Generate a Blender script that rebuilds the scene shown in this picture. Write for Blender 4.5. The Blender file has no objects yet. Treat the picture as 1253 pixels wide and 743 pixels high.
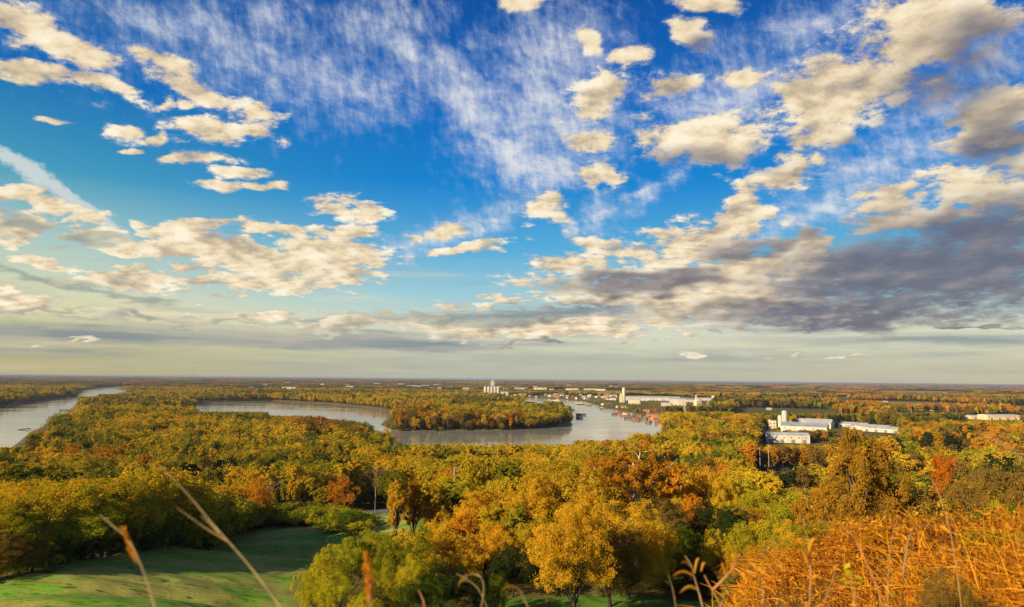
import bpy, math, random
import numpy as np
from math import radians, sin, cos, pi
from mathutils import Vector, Matrix, Euler

# ------------------------------------------------------------------ camera
SC = bpy.context.scene
COL = SC.collection
W0, H0, F0 = 1253.0, 743.0, 816.0          # the photograph's frame and focal length in its pixels
CAMH = 75.0
PITCH, ROLL = radians(6.47), radians(0.62)
cam_d = bpy.data.cameras.new('camera')
cam = bpy.data.objects.new('camera', cam_d)
COL.objects.link(cam)
SC.camera = cam
cam_d.sensor_width = 36.0
cam_d.lens = 36.0 * F0 / W0
cam_d.clip_start = 0.05
cam_d.clip_end = 200000
cam.location = (0, 0, CAMH)
RM = Matrix.Rotation(pi/2 + PITCH, 3, 'X') @ Matrix.Rotation(ROLL, 3, 'Z')
cam.rotation_euler = RM.to_euler()
cam_d.dof.use_dof = True
cam_d.dof.focus_distance = 220.0
cam_d.dof.aperture_fstop = 1.7
RN = np.array(RM)

def ray(px, py):
    return RN @ np.array([(px - W0/2)/F0, (H0/2 - py)/F0, -1.0])
def project(x, y, z):
    c = RN.T @ np.array([np.asarray(x, float), np.asarray(y, float), np.asarray(z, float) - CAMH + 0*np.asarray(x, float)], dtype=float)
    return W0/2 + F0*c[0]/-c[2], H0/2 - F0*c[1]/-c[2]
def unproj(px, py, z=0.0):
    r = ray(px, py)
    t = (z - CAMH)/r[2]
    return np.array([r[0]*t, r[1]*t])
def colx(px, y, z):
    a, _ = project(0.0, y, z); b, _ = project(1.0, y, z)
    return (px - a)/(b - a)
def azel(px, py):
    r = ray(px, py)
    return math.atan2(r[0], r[1]), math.asin(r[2]/np.linalg.norm(r))

# ------------------------------------------------------------------ render look
SC.render.engine = 'CYCLES'
SC.view_settings.view_transform = 'Standard'
SC.view_settings.look = 'None'
EXPO = 0.60
EXPK = 2**-EXPO          # the sky keeps its brightness when the exposure is raised for the land
SC.view_settings.exposure = EXPO
SC.view_settings.gamma = 1.0
SC.view_settings.use_curve_mapping = False
SC.cycles.use_denoising = True
SC.cycles.max_bounces = 5
SC.cycles.diffuse_bounces = 2
SC.cycles.transparent_max_bounces = 6
SC.cycles.use_adaptive_sampling = True
SC.cycles.adaptive_threshold = 0.015

# ------------------------------------------------------------------ sun
SUN_EL, SUN_AZ = radians(22.0), radians(-130.0)     # azimuth clockwise from the view axis (+Y)
sd = Vector((sin(SUN_AZ)*cos(SUN_EL), cos(SUN_AZ)*cos(SUN_EL), sin(SUN_EL)))
sun_d = bpy.data.lights.new('sun', 'SUN')
sun = bpy.data.objects.new('sun', sun_d)
COL.objects.link(sun)
sun_d.energy = 5.0
sun_d.angle = radians(0.6)
sun_d.color = (1.0, 0.82, 0.52)
sun.rotation_euler = sd.to_track_quat('Z', 'Y').to_euler()

# ------------------------------------------------------------------ node helper
def sl(c):
    """8-bit sRGB triple to linear"""
    return tuple(((v/255)/12.92 if v/255 <= .04045 else ((v/255 + .055)/1.055)**2.4) for v in c)
class NT:
    def __init__(s, tree):
        s.t = tree; s.n = tree.nodes; s.l = tree.links
    def node(s, typ, ins=None, **kw):
        n = s.n.new(typ)
        for k, v in kw.items(): setattr(n, k, v)
        for k, v in (ins or {}).items(): s.put(n.inputs[k], v)
        return n
    def put(s, sock, v):
        if hasattr(v, 'is_output') or isinstance(v, bpy.types.NodeSocket): s.l.new(v, sock)
        else:
            if isinstance(v, tuple) and len(v) == 3 and sock.type == 'RGBA': v = v + (1,)
            sock.default_value = v
    def m(s, op, a, b=0.0, c=None, clamp=False):
        n = s.n.new('ShaderNodeMath'); n.operation = op; n.use_clamp = clamp
        s.put(n.inputs[0], a); s.put(n.inputs[1], b)
        if c is not None: s.put(n.inputs[2], c)
        return n.outputs[0]
    def vm(s, op, a, b=None, scale=None):
        n = s.n.new('ShaderNodeVectorMath'); n.operation = op
        s.put(n.inputs[0], a)
        if b is not None: s.put(n.inputs[1], b)
        if scale is not None: s.put(n.inputs[3], scale)
        return n.outputs['Value'] if op in ('LENGTH', 'DOT_PRODUCT') else n.outputs['Vector']
    def mr(s, v, a, b, c=0.0, d=1.0, smooth=True):
        n = s.n.new('ShaderNodeMapRange')
        n.interpolation_type = 'SMOOTHSTEP' if smooth else 'LINEAR'
        s.put(n.inputs[0], v)
        for i, q in enumerate((a, b, c, d)): s.put(n.inputs[i+1], q)
        return n.outputs[0]
    def noise(s, vec, scale, detail=4, rough=.55, dist=0.0, lac=2.0):
        n = s.node('ShaderNodeTexNoise', {'Vector': vec, 'Scale': scale, 'Detail': detail, 'Roughness': rough, 'Distortion': dist, 'Lacunarity': lac})
        return n.outputs['Fac'], n.outputs['Color']
    def mix(s, f, a, b, bt='MIX'):
        n = s.n.new('ShaderNodeMix'); n.data_type = 'RGBA'; n.blend_type = bt; n.clamp_factor = True
        s.put(n.inputs[0], f); s.put(n.inputs[6], a); s.put(n.inputs[7], b)
        return n.outputs[2]
    def ramp(s, f, stops, interp='LINEAR'):
        n = s.n.new('ShaderNodeValToRGB'); cr = n.color_ramp; cr.interpolation = interp
        while len(cr.elements) < len(stops): cr.elements.new(0.5)
        for e, (p, c) in zip(cr.elements, stops):
            e.position = p; e.color = (c[0], c[1], c[2], 1)
        s.put(n.inputs[0], f)
        return n.outputs[0]
    def comb(s, x, y, z=0.0):
        return s.node('ShaderNodeCombineXYZ', {0: x, 1: y, 2: z}).outputs[0]

# ------------------------------------------------------------------ sky
world = bpy.data.worlds.new('World')
SC.world = world
world.use_nodes = True
world.node_tree.nodes.clear()
N = NT(world.node_tree)
BG = 0.1
dirv = N.node('ShaderNodeTexCoord').outputs['Generated']
sep = N.node('ShaderNodeSeparateXYZ', {0: dirv})
X, Y, Z = sep.outputs
nish = N.node('ShaderNodeTexSky', sky_type='NISHITA', sun_disc=False, sun_elevation=SUN_EL, sun_rotation=SUN_AZ,
              altitude=100, air_density=1.0, dust_density=1.2, ozone_density=3.0).outputs[0]
az = N.m('ARCTAN2', X, Y)
el = N.m('ARCSINE', Z)
AE = N.comb(az, el)
def lin(c): return sl(c)
# clear sky tint by elevation (radians), then a warmer low sky towards the sun side
elr = N.m('DIVIDE', el, 0.60, clamp=True)
clear = N.ramp(elr, [(0.0, lin((176, 182, 168))), (0.045, lin((208, 206, 178))), (0.12, lin((224, 224, 194))), (0.20, lin((166, 212, 220))),
                     (0.32, lin((88, 178, 222))), (0.48, lin((6, 134, 212))), (0.68, lin((2, 106, 194))), (1.0, lin((4, 64, 146)))])
warm = N.ramp(elr, [(0.0, lin((182, 174, 124))), (0.06, lin((204, 196, 140))), (0.16, lin((230, 226, 176))), (0.28, lin((176, 212, 198))),
                    (0.42, lin((70, 160, 190))), (0.62, lin((4, 108, 184))), (1.0, lin((8, 66, 140)))])
wf = N.mr(az, -0.05, -0.75)
base = N.mix(wf, clear, warm)
tinted = N.mix(1.0, nish, (0.055, 0.075, 0.095), 'MULTIPLY')
base = N.mix(0.12, base, tinted)

# cloud layout: soft ellipses fixed in azimuth / elevation, eaten into by noise in a flat cloud deck
zz = N.m('ADD', N.m('MAXIMUM', Z, 0.0), 0.24)
deck = N.comb(N.m('DIVIDE', X, zz), N.m('DIVIDE', Y, zz))
wN, wC = N.noise(deck, 3.0, 2, .5)
wc = N.vm('SUBTRACT', wC, (0.5, 0.5, 0.5))
wN2, wC2 = N.noise(deck, 11.0, 1, .5)
wc2 = N.vm('SUBTRACT', wC2, (0.5, 0.5, 0.5))
warp = N.vm('ADD', N.vm('MULTIPLY', wc, (0.10, 0.05, 0)), N.vm('MULTIPLY', wc2, (0.045, 0.025, 0)))
AEw = N.vm('ADD', AE, warp)
# one soft ellipse as a node group: max(acc, amp * (1 - |M (coord - centre)|))
eg = bpy.data.node_groups.new('soft_ellipse', 'ShaderNodeTree')
for nm, ty in (('Coord', 'NodeSocketVector'), ('Centre', 'NodeSocketVector'), ('U', 'NodeSocketVector'), ('V', 'NodeSocketVector'), ('Amp', 'NodeSocketFloat'), ('Acc', 'NodeSocketFloat')):
    eg.interface.new_socket(nm, in_out='INPUT', socket_type=ty)
eg.interface.new_socket('Out', in_out='OUTPUT', socket_type='NodeSocketFloat')
G = NT(eg)
gi = G.n.new('NodeGroupInput').outputs
go = G.n.new('NodeGroupOutput')
q = G.vm('SUBTRACT', gi[0], gi[1])
qa = G.vm('DOT_PRODUCT', q, gi[2]); qb = G.vm('DOT_PRODUCT', q, gi[3])
ln = G.m('SUBTRACT', 1.0, G.m('SQRT', G.m('MULTIPLY_ADD', qb, qb, G.m('MULTIPLY', qa, qa))))
G.l.new(G.m('MAXIMUM', G.m('MULTIPLY', ln, gi[4]), gi[5]), go.inputs[0])
def field(lst, coord, pad=1.0):
    acc = None
    for e in lst:
        cx, cy, rx, ry, ang = (list(e) + [0])[:5]
        amp = e[5] if len(e) > 5 else 1.0
        a = radians(ang)
        c = np.array(azel(cx, cy))
        u = np.array(azel(cx + rx*cos(a)*.5, cy - rx*sin(a)*.5)) - c
        v = np.array(azel(cx - ry*sin(a)*.5, cy - ry*cos(a)*.5)) - c
        lu, lv = np.linalg.norm(u)*2*pad, np.linalg.norm(v)*2*pad
        t = math.atan2(u[1], u[0])
        g = N.n.new('ShaderNodeGroup'); g.node_tree = eg
        g.inputs[1].default_value = (c[0], c[1], 0)
        g.inputs[2].default_value = (cos(t)/lu, sin(t)/lu, 0)
        g.inputs[3].default_value = (-sin(t)/lv, cos(t)/lv, 0)
        g.inputs[4].default_value = amp
        g.inputs[5].default_value = -1.0
        N.l.new(coord, g.inputs[0])
        if acc is not None: N.l.new(acc, g.inputs[5])
        acc = g.outputs[0]
    return acc if acc is not None else -1.0

PUFF = [(18, 22, 75, 30, -28), (85, 62, 62, 22, -28), (40, 92, 95, 15, -8), (130, 108, 66, 14, -15), (200, 76, 52, 17, -22), (258, 116, 78, 15, -17),
    (308, 135, 28, 13), (140, 158, 36, 12, -5), (55, 146, 28, 6, -3), (230, 128, 22, 8), (200, 127, 20, 7), (252, 157, 55, 14, -6), (308, 160, 26, 9, -8),
    (185, 166, 13, 8), (160, 187, 15, 6), (250, 194, 48, 13, 3), (213, 190, 22, 8), (290, 215, 34, 9), (262, 232, 24, 8), (303, 233, 26, 7), (330, 228, 18, 6),
    (415, 256, 52, 18, -12), (455, 268, 34, 10, -10), (505, 298, 17, 10), (545, 283, 30, 10, 10), (665, 262, 34, 20), (720, 304, 26, 14, -25),
    (725, 122, 44, 20, 20), (718, 166, 36, 17, 8), (738, 217, 38, 20, -25), (765, 72, 28, 16, 20), (712, 58, 16, 16), (640, 4, 34, 14), (845, 36, 34, 22, 20),
    (826, 104, 44, 20, 12), (848, 168, 84, 38, 0, 1.4), (870, 4, 60, 14), (914, 86, 40, 12), (914, 262, 34, 26, 28, 1.8), (880, 285, 40, 18, 30, 1.4),
    (1030, 106, 92, 44, 20, 1.3), (1010, 160, 40, 26), (1112, 50, 100, 36, 18), (1150, 20, 90, 24), (1175, 228, 66, 40, 0), (1212, 152, 60, 44, 20), (1245, 130, 30, 40),
    (40, 250, 66, 10), (18, 277, 46, 20, 0, 1.4), (108, 290, 50, 19, 0, 1.4), (90, 262, 40, 12), (166, 275, 15, 6), (40, 315, 60, 8, -5), (225, 290, 66, 15, -6, 1.3), (190, 312, 74, 13, -10, 1.3),
    (300, 318, 115, 24, -4, 1.4), (400, 312, 66, 26, 0, 1.4), (320, 345, 120, 14), (240, 278, 40, 8, -5), (140, 342, 90, 14), (420, 340, 60, 10), (22, 368, 45, 12), (345, 282, 80, 9, -3), (430, 283, 30, 9),
    (160, 388, 120, 7), (300, 390, 90, 8, 2), (440, 398, 100, 9), (600, 365, 55, 5, 3), (575, 305, 60, 6, 10),
    (850, 305, 130, 34, 9), (800, 352, 190, 36), (770, 308, 44, 16), (880, 372, 150, 30), (560, 400, 150, 14), (700, 398, 170, 16), (1185, 404, 60, 4), (848, 436, 20, 4), (80, 422, 40, 5), (640, 418, 60, 4), (1020, 438, 60, 3),
    (985, 300, 50, 18, 14, 1.3), (1080, 272, 60, 18, 12, 1.2), (1150, 262, 60, 16, 8, 1.1), (1215, 232, 60, 26, 8, 1.2), (700, 325, 60, 12, 6, 1.1), (620, 372, 80, 6, 3), (900, 330, 120, 26, 6, 1.0), (1290, 200, 60, 60), (960, 210, 60, 20, 20), (1085, 248, 60, 20, 20)]
GREY = [(1000, 335, 230, 48, 4), (1150, 335, 240, 66, 6), (1215, 285, 150, 44, 8), (1000, 382, 300, 26), (900, 350, 140, 30), (1230, 175, 60, 36, 20, .8),
    (800, 345, 90, 12, 5), (60, 345, 95, 11, -12), (145, 363, 75, 9, -6), (182, 364, 34, 8), (0, 360, 30, 10),
    (30, 378, 120, 4), (1125, 100, 80, 40, -12, .55), (1160, 66, 70, 30, 10, .5)]
SHADE = [(1180, 335, 270, 80, 4), (1090, 388, 290, 24), (1215, 285, 150, 45, 10), (1135, 112, 70, 50, -5, .8), (1185, 60, 70, 40, 0, .7), (1235, 170, 50, 40, 10, .7), (850, 194, 90, 14, 0, .5), (790, 345, 100, 14, 4),
    (620, 386, 170, 12, 3), (70, 345, 110, 11, -12), (165, 364, 80, 9, -4), (200, 405, 330, 18, -2), (560, 425, 260, 12), (20, 275, 30, 8), (120, 296, 46, 9), (880, 60, 40, 18), (930, 300, 70, 14, 10), (1080, 180, 60, 20, 0)]
CIR = [(500, 55, 130, 30, -48, 1.0), (575, 130, 130, 40, -50, 1.15), (625, 190, 90, 50, -45, 1.3), (665, 205, 90, 44, 0, 1.2), (670, 120, 120, 80, -30, 1.0), (300, 55, 280, 90, -8, .72), (420, 100, 200, 60, 0, .8), (180, 20, 160, 60, -20, .75), (590, 272, 110, 30, 22), (640, 160, 100, 90, 0), (700, 150, 90, 90, 0),
    (680, 60, 90, 70, 0), (800, 240, 60, 12, 35), (700, 285, 44, 10, -65), (735, 270, 50, 20, 40), (1000, 255, 170, 28, 16), (1090, 200, 170, 50, 18), (900, 110, 160, 70, 20), (1000, 30, 120, 40, 20), (480, 30, 90, 60, 0, .8), (1150, 130, 80, 30, 10), (540, 290, 90, 24, 18, 1.2), (1190, 60, 90, 60, 0, .7)]
TRAIL = [(25, 203, 75, 13, -35, .8), (85, 243, 80, 10, -33, .8), (128, 272, 55, 7, -33, .7)]
STRAT = [(110, 408, 360, 15, -2), (400, 419, 300, 12, -1), (640, 440, 600, 11, 0, .55), (625, 386, 190, 8, 3), (1130, 418, 280, 9, 0, .8), (40, 432, 260, 9, 0, .7), (480, 392, 120, 5, 2, .8), (1000, 452, 400, 8, 0, .4)]


def near_sector(lst, lo, hi):
    out = []
    for e in lst:
        w = max(abs(e[2]*cos(radians(e[4] if len(e) > 4 else 0))), e[3])*1.3 + 95
        if e[0] + w > lo and e[0] - w < hi: out.append(e)
    return out
nA, _ = N.noise(deck, 4.2, 3, .55)
nB, _ = N.noise(deck, 15.0, 7, .68)
n1 = N.m('MULTIPLY_ADD', nB, .62, N.m('MULTIPLY', nA, .38))
off = (-0.030, -0.020, 0)
nC, _ = N.noise(N.vm('ADD', deck, off), 15.0, 4, .60)
nD, _ = N.noise(N.vm('ADD', deck, (-0.07, -0.04, 0)), 4.2, 2, .55)
relief = N.m('ADD', N.m('MULTIPLY', N.m('SUBTRACT', nB, nC), .7), N.m('SUBTRACT', nA, nD))
AES = N.comb(N.m('MULTIPLY', az, 3.0), N.m('MULTIPLY', el, 40.0))
ns, _ = N.noise(AES, 1.1, 4, .6)
sa = N.m('MULTIPLY', N.m('MULTIPLY', N.mr(ns, 0.46, 0.70), N.mr(el, 0.20, 0.07)), 0.75)
ns2, _ = N.noise(N.vm('ADD', AES, (7.0, 3.0, 0)), 0.9, 3, .6)
# cirrus: fine combed fibres
ca_, sa_ = cos(radians(38)), sin(radians(38))
fib1 = N.comb(N.m('MULTIPLY', N.vm('DOT_PRODUCT', AEw, (ca_, -sa_, 0)), 7.0), N.m('MULTIPLY', N.vm('DOT_PRODUCT', AEw, (sa_, ca_, 0)), 30.0))
c1, _ = N.noise(fib1, 1.5, 5, .60, .1)
fib2 = N.comb(N.m('MULTIPLY', N.vm('DOT_PRODUCT', AE, (.98, .17, 0)), 46.0), N.m('MULTIPLY', el, 16.0))
c2, _ = N.noise(fib2, 1.5, 4, .60, .15)
cn = N.m('ADD', N.m('MULTIPLY', c1, .36), N.m('ADD', N.m('MULTIPLY', c2, .36), N.m('MULTIPLY', nB, .48)))
rl = N.m('MULTIPLY_ADD', relief, 1.9, 0.60, clamp=True)
lit = N.ramp(rl, [(0.0, lin((158, 148, 144))), (0.38, lin((206, 188, 160))), (0.66, lin((240, 220, 184))), (1.0, lin((255, 244, 218)))])
rl2 = N.m('MULTIPLY_ADD', N.m('SUBTRACT', nA, nD), 1.7, N.m('MULTIPLY_ADD', N.m('SUBTRACT', nB, nC), .5, 0.5), clamp=True)
lit2 = N.ramp(rl2, [(0.0, lin((168, 154, 146))), (0.45, lin((206, 186, 160))), (1.0, lin((244, 222, 180)))])
drk = N.ramp(rl2, [(0.0, lin((84, 88, 108))), (0.5, lin((108, 108, 124))), (1.0, lin((148, 140, 142)))])
lowdark = N.ramp(rl2, [(0.0, lin((142, 156, 154))), (0.5, lin((162, 170, 160))), (1.0, lin((208, 198, 164)))])
drk = N.mix(N.mr(az, 0.16, -0.14), drk, lowdark)
strc = N.mix(N.mr(ns2, 0.40, 0.60), lin((150, 162, 162)), lin((236, 222, 184)))
hz = N.m('MULTIPLY', N.mr(el, 0.055, -0.005), 0.70)
hcol = N.mix(N.mr(az, 0.0, -0.65), N.mix(N.mr(az, 0.1, 0.6), lin((186, 186, 168)), lin((204, 192, 164))), lin((188, 178, 138)))
sky0 = N.mix(sa, base, strc)

def finish(col):
    col = N.mix(hz, col, hcol)
    col = N.vm('SCALE', col, scale=EXPK/BG)
    return N.node('ShaderNodeBackground', {'Color': col, 'Strength': BG}).outputs[0]
def sector(lo, hi):
    pf, gf, sf, cf = [field(near_sector(l, lo, hi), AEw, p) for l, p in ((PUFF, 1.26), (GREY, 1.15), (SHADE, 1.25), (CIR, 1.15))]
    pa = N.mr(N.m('MULTIPLY_ADD', N.m('SUBTRACT', n1, 0.5), 5.4, N.m('MULTIPLY_ADD', pf, 1.5, -0.10)), 0.0, 0.85)
    ga = N.m('MULTIPLY', N.mr(N.m('MULTIPLY_ADD', N.m('SUBTRACT', n1, 0.5), 2.8, N.m('MULTIPLY_ADD', gf, 1.5, 0.0)), -0.05, 1.05), 0.93)
    ca = N.mr(N.m('MULTIPLY_ADD', N.m('SUBTRACT', cn, 0.6), 2.7, N.m('MULTIPLY', cf, 0.85)), -0.12, 1.25)
    shade = N.mr(N.m('MULTIPLY_ADD', N.m('SUBTRACT', n1, 0.5), 0.8, sf), -0.15, 0.50)
    cumc = N.mix(N.mr(pa, 0.0, 0.8), lin((170, 186, 208)), lit)
    cumc = N.mix(N.m('MULTIPLY', shade, 0.80), cumc, drk)
    gryc = N.mix(N.m('MULTIPLY_ADD', shade, 0.88, 0.10), lit2, drk)
    col = N.mix(N.m('MULTIPLY', ca, 0.90), base, N.mix(ca, lin((150, 176, 214)), lin((232, 232, 232))))
    near = near_sector(TRAIL, lo, hi)
    if near:
        tf = field(near, N.vm('ADD', AE, N.vm('SCALE', warp, scale=0.10)), 1.2)
        col = N.mix(N.m('MULTIPLY', N.mr(N.m('MULTIPLY_ADD', N.m('SUBTRACT', cn, 0.6), 2.6, tf), 0.0, 0.55), 0.92), col, lin((206, 216, 216)))
    col = N.mix(sa, col, strc)
    stf = field(near_sector(STRAT, lo, hi), N.vm('ADD', AE, N.vm('SCALE', warp, scale=0.25)), 1.2)
    sta = N.m('MULTIPLY', N.mr(N.m('MULTIPLY_ADD', N.m('SUBTRACT', ns2, 0.5), 2.0, stf), -0.05, 0.75), 0.80)
    col = N.mix(sta, col, N.mix(N.mr(ns, .35, .7), lin((108, 128, 146)), lin((186, 180, 164))))
    col = N.mix(ga, col, gryc)
    return finish(N.mix(pa, col, cumc))
def sel(f, a, b):
    n = N.n.new('ShaderNodeMixShader')
    N.put(n.inputs[0], f); N.put(n.inputs[1], a); N.put(n.inputs[2], b)
    return n.outputs[0]
xs = [235, 430, 640, 850, 1050]
azs = [azel(x, 300)[0] for x in xs]
px_lo = [-400] + [x - 30 for x in xs]; px_hi = [x + 30 for x in xs] + [1700]
secs = [sector(a_, b_) for a_, b_ in zip(px_lo, px_hi)]
def tree_sel(lo, hi):
    if hi - lo == 1: return secs[lo]
    mid = (lo + hi)//2
    return sel(N.m('GREATER_THAN', az, azs[mid-1]), tree_sel(lo, mid), tree_sel(mid, hi))
front = tree_sel(0, len(secs))
# everywhere else: the same clear sky with a loose cloud deck
gn, _ = N.noise(deck, 3.0, 3, .6)
other = finish(N.mix(N.m('MULTIPLY', N.mr(gn, 0.52, 0.66), 0.8), base, lin((206, 196, 180))))
ground_c = N.node('ShaderNodeBackground', {'Color': tuple(v/BG for v in lin((92, 84, 56))), 'Strength': BG}).outputs[0]
outside = N.m('MAXIMUM', N.m('GREATER_THAN', N.m('ABSOLUTE', az), 0.95), N.m('GREATER_THAN', el, 0.78))
allsky = sel(N.m('LESS_THAN', el, -0.012), sel(outside, front, other), ground_c)
wo = N.n.new('ShaderNodeOutputWorld')
N.l.new(allsky, wo.inputs[0])
world.cycles.sampling_method = 'MANUAL'
world.cycles.sample_map_resolution = 512
SC.cycles.adaptive_min_samples = 12
# ================================================================== helpers
rng = np.random.default_rng(7)
random.seed(7)

def tag(o, label=None, cat=None, group=None, kind=None):
    if label: o['label'] = label
    if cat: o['category'] = cat
    if group: o['group'] = group
    if kind: o['kind'] = kind
    return o
def link(o, parent=None):
    COL.objects.link(o)
    if parent is not None: o.parent = parent
    return o
def empty(name, loc=(0, 0, 0), rz=0.0, label=None, cat=None, group=None):
    o = bpy.data.objects.new(name, None)
    o.empty_display_size = 1.0
    o.location = loc; o.rotation_euler = (0, 0, rz)
    return tag(link(o), label, cat, group)
def mesh_np(name, V, F, mats, fm=None, smooth=False, attrs=None):
    """mesh from arrays; F an (n,3) or (n,4) array or a list of such arrays"""
    Fs = F if isinstance(F, list) else [F]
    me = bpy.data.meshes.new(name)
    V = np.asarray(V, np.float32)
    me.vertices.add(len(V)); me.vertices.foreach_set('co', V.ravel())
    nl = sum(f.size for f in Fs); npoly = sum(len(f) for f in Fs)
    if npoly: me.loops.add(nl); me.polygons.add(npoly)
    if npoly: me.loops.foreach_set('vertex_index', np.concatenate([f.ravel() for f in Fs]).astype(np.int32))
    tot = np.concatenate([np.full(len(f), f.shape[1], np.int32) for f in Fs])
    st = np.concatenate([[0], np.cumsum(tot)[:-1]]).astype(np.int32)
    if npoly: me.polygons.foreach_set('loop_start', st)
    if npoly == 0:
        for k, (ty, arr) in (attrs or {}).items():
            at = me.attributes.new(k, ty, 'POINT')
            at.data.foreach_set('vector' if ty == 'FLOAT_VECTOR' else 'value', np.asarray(arr, np.float32 if ty != 'INT' else np.int32).ravel())
        me.update(); return me
    if fm is not None: me.polygons.foreach_set('material_index', np.asarray(fm, np.int32))
    if smooth: me.polygons.foreach_set('use_smooth', np.ones(npoly, bool))
    for m in (mats if isinstance(mats, (list, tuple)) else [mats]): me.materials.append(m)
    for k, (ty, arr) in (attrs or {}).items():
        at = me.attributes.new(k, ty, 'POINT')
        at.data.foreach_set('vector' if ty == 'FLOAT_VECTOR' else 'color' if ty == 'FLOAT_COLOR' else 'value', np.asarray(arr, np.float32 if ty != 'INT' else np.int32).ravel())
    me.update(calc_edges=True)
    return me
class MB:
    """collects boxes, prisms, tubes and lathes; build() links them as one mesh object"""
    def __init__(s): s.V = []; s.F = []; s.k = 0
    def add(s, V, F):
        V = np.asarray(V, float).reshape(-1, 3)
        s.V.append(V)
        for f in F: s.F.append([i + s.k for i in f])
        s.k += len(V); return s
    def box(s, x0, x1, y0, y1, z0, z1):
        V = [(x, y, z) for z in (z0, z1) for y in (y0, y1) for x in (x0, x1)]
        return s.add(V, [(0, 2, 3, 1), (4, 5, 7, 6), (0, 1, 5, 4), (2, 6, 7, 3), (0, 4, 6, 2), (1, 3, 7, 5)])
    def prism(s, prof, a0, a1, axis='y'):
        """profile [(u, z)] extruded along axis y (u = x) or x (u = y)"""
        n = len(prof)
        V = [((u, a, z) if axis == 'y' else (a, u, z)) for a in (a0, a1) for u, z in prof]
        F = [[i, (i+1) % n, n + (i+1) % n, n + i] for i in range(n)] + [list(range(n))[::-1], list(range(n, 2*n))]
        return s.add(V, F)
    def lathe(s, prof, x=0, y=0, n=16):
        V = [(x + r*cos(2*pi*i/n), y + r*sin(2*pi*i/n), z) for r, z in prof for i in range(n)]
        F = [[j*n + i, j*n + (i+1) % n, (j+1)*n + (i+1) % n, (j+1)*n + i] for j in range(len(prof)-1) for i in range(n)]
        F += [list(range(n))[::-1], [(len(prof)-1)*n + i for i in range(n)]]
        return s.add(V, F)
    def tube(s, pts, rad, n=5):
        V, F = tube_np([pts], [rad], n)
        return s.add(V, F.tolist())
    def build(s, name, mat, parent=None, smooth=False):
        me = bpy.data.meshes.new(name)
        me.from_pydata(np.concatenate(s.V).tolist(), [], s.F)
        me.materials.append(mat)
        if smooth: me.polygons.foreach_set('use_smooth', [True]*len(me.polygons))
        me.update()
        return link(bpy.data.objects.new(name, me), parent)
def tube_np(paths, rads, n=5, closed_tip=True):
    """tubes along polylines -> vertices and quads"""
    Vs, Fs, k = [], [], 0
    ang = np.arange(n)*2*pi/n
    for P, R in zip(paths, rads):
        P = np.asarray(P, float); R = np.broadcast_to(np.asarray(R, float), (len(P),))
        T = np.gradient(P, axis=0); T /= np.linalg.norm(T, axis=1, keepdims=True) + 1e-9
        up = np.where(np.abs(T[:, 2:3]) > .9, np.array([[1., 0, 0]]), np.array([[0, 0, 1.]]))
        A = np.cross(T, up); A /= np.linalg.norm(A, axis=1, keepdims=True) + 1e-9
        B = np.cross(T, A)
        V = P[:, None] + R[:, None, None]*(A[:, None]*np.cos(ang)[None, :, None] + B[:, None]*np.sin(ang)[None, :, None])
        i = np.arange(len(P)-1)[:, None]*n; j = np.arange(n)[None]
        F = np.stack([i + j, i + (j+1) % n, i + n + (j+1) % n, i + n + j], -1).reshape(-1, 4) + k
        Vs.append(V.reshape(-1, 3)); Fs.append(F); k += len(P)*n
    return np.concatenate(Vs), np.concatenate(Fs)
def vnoise(x, y, s, seed=0):
    """smooth value noise in 0..1"""
    x = np.asarray(x, float)/s + seed*17.3; y = np.asarray(y, float)/s + seed*9.1
    xi, yi = np.floor(x).astype(np.int64), np.floor(y).astype(np.int64)
    fx, fy = x - xi, y - yi
    fx = fx*fx*(3-2*fx); fy = fy*fy*(3-2*fy)
    def h(a, b):
        n = (a*374761393 + b*668265263 + seed*2147483) & 0x7fffffff
        n = ((n ^ (n >> 13))*1274126177) & 0x7fffffff
        return ((n ^ (n >> 16)) & 0xffff)/65535.0
    return (h(xi, yi)*(1-fx) + h(xi+1, yi)*fx)*(1-fy) + (h(xi, yi+1)*(1-fx) + h(xi+1, yi+1)*fx)*fy
def fbm(x, y, s, o=4, seed=0):
    a, t, w = 0.5, 0.0, 0.0
    for i in range(o):
        t = t + a*vnoise(x, y, s, seed + i); w += a; a *= .5; s *= .5
    return t/w
def poly_sd(x, y, P):
    """signed distance to polygon P, negative inside"""
    x = np.asarray(x, float); y = np.asarray(y, float)
    P = np.asarray(P, float); Q = np.roll(P, -1, 0)
    d = np.full(x.shape, 1e18); inside = np.zeros(x.shape, bool)
    for (ax, ay), (bx, by) in zip(P, Q):
        ex, ey = bx-ax, by-ay
        t = np.clip(((x-ax)*ex + (y-ay)*ey)/(ex*ex+ey*ey+1e-12), 0, 1)
        d = np.minimum(d, (x-ax-t*ex)**2 + (y-ay-t*ey)**2)
        c = ((ay > y) != (by > y)) & (x < (bx-ax)*(y-ay)/((by-ay) + 1e-12) + ax)
        inside ^= c
    d = np.sqrt(d)
    return np.where(inside, -d, d)

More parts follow.
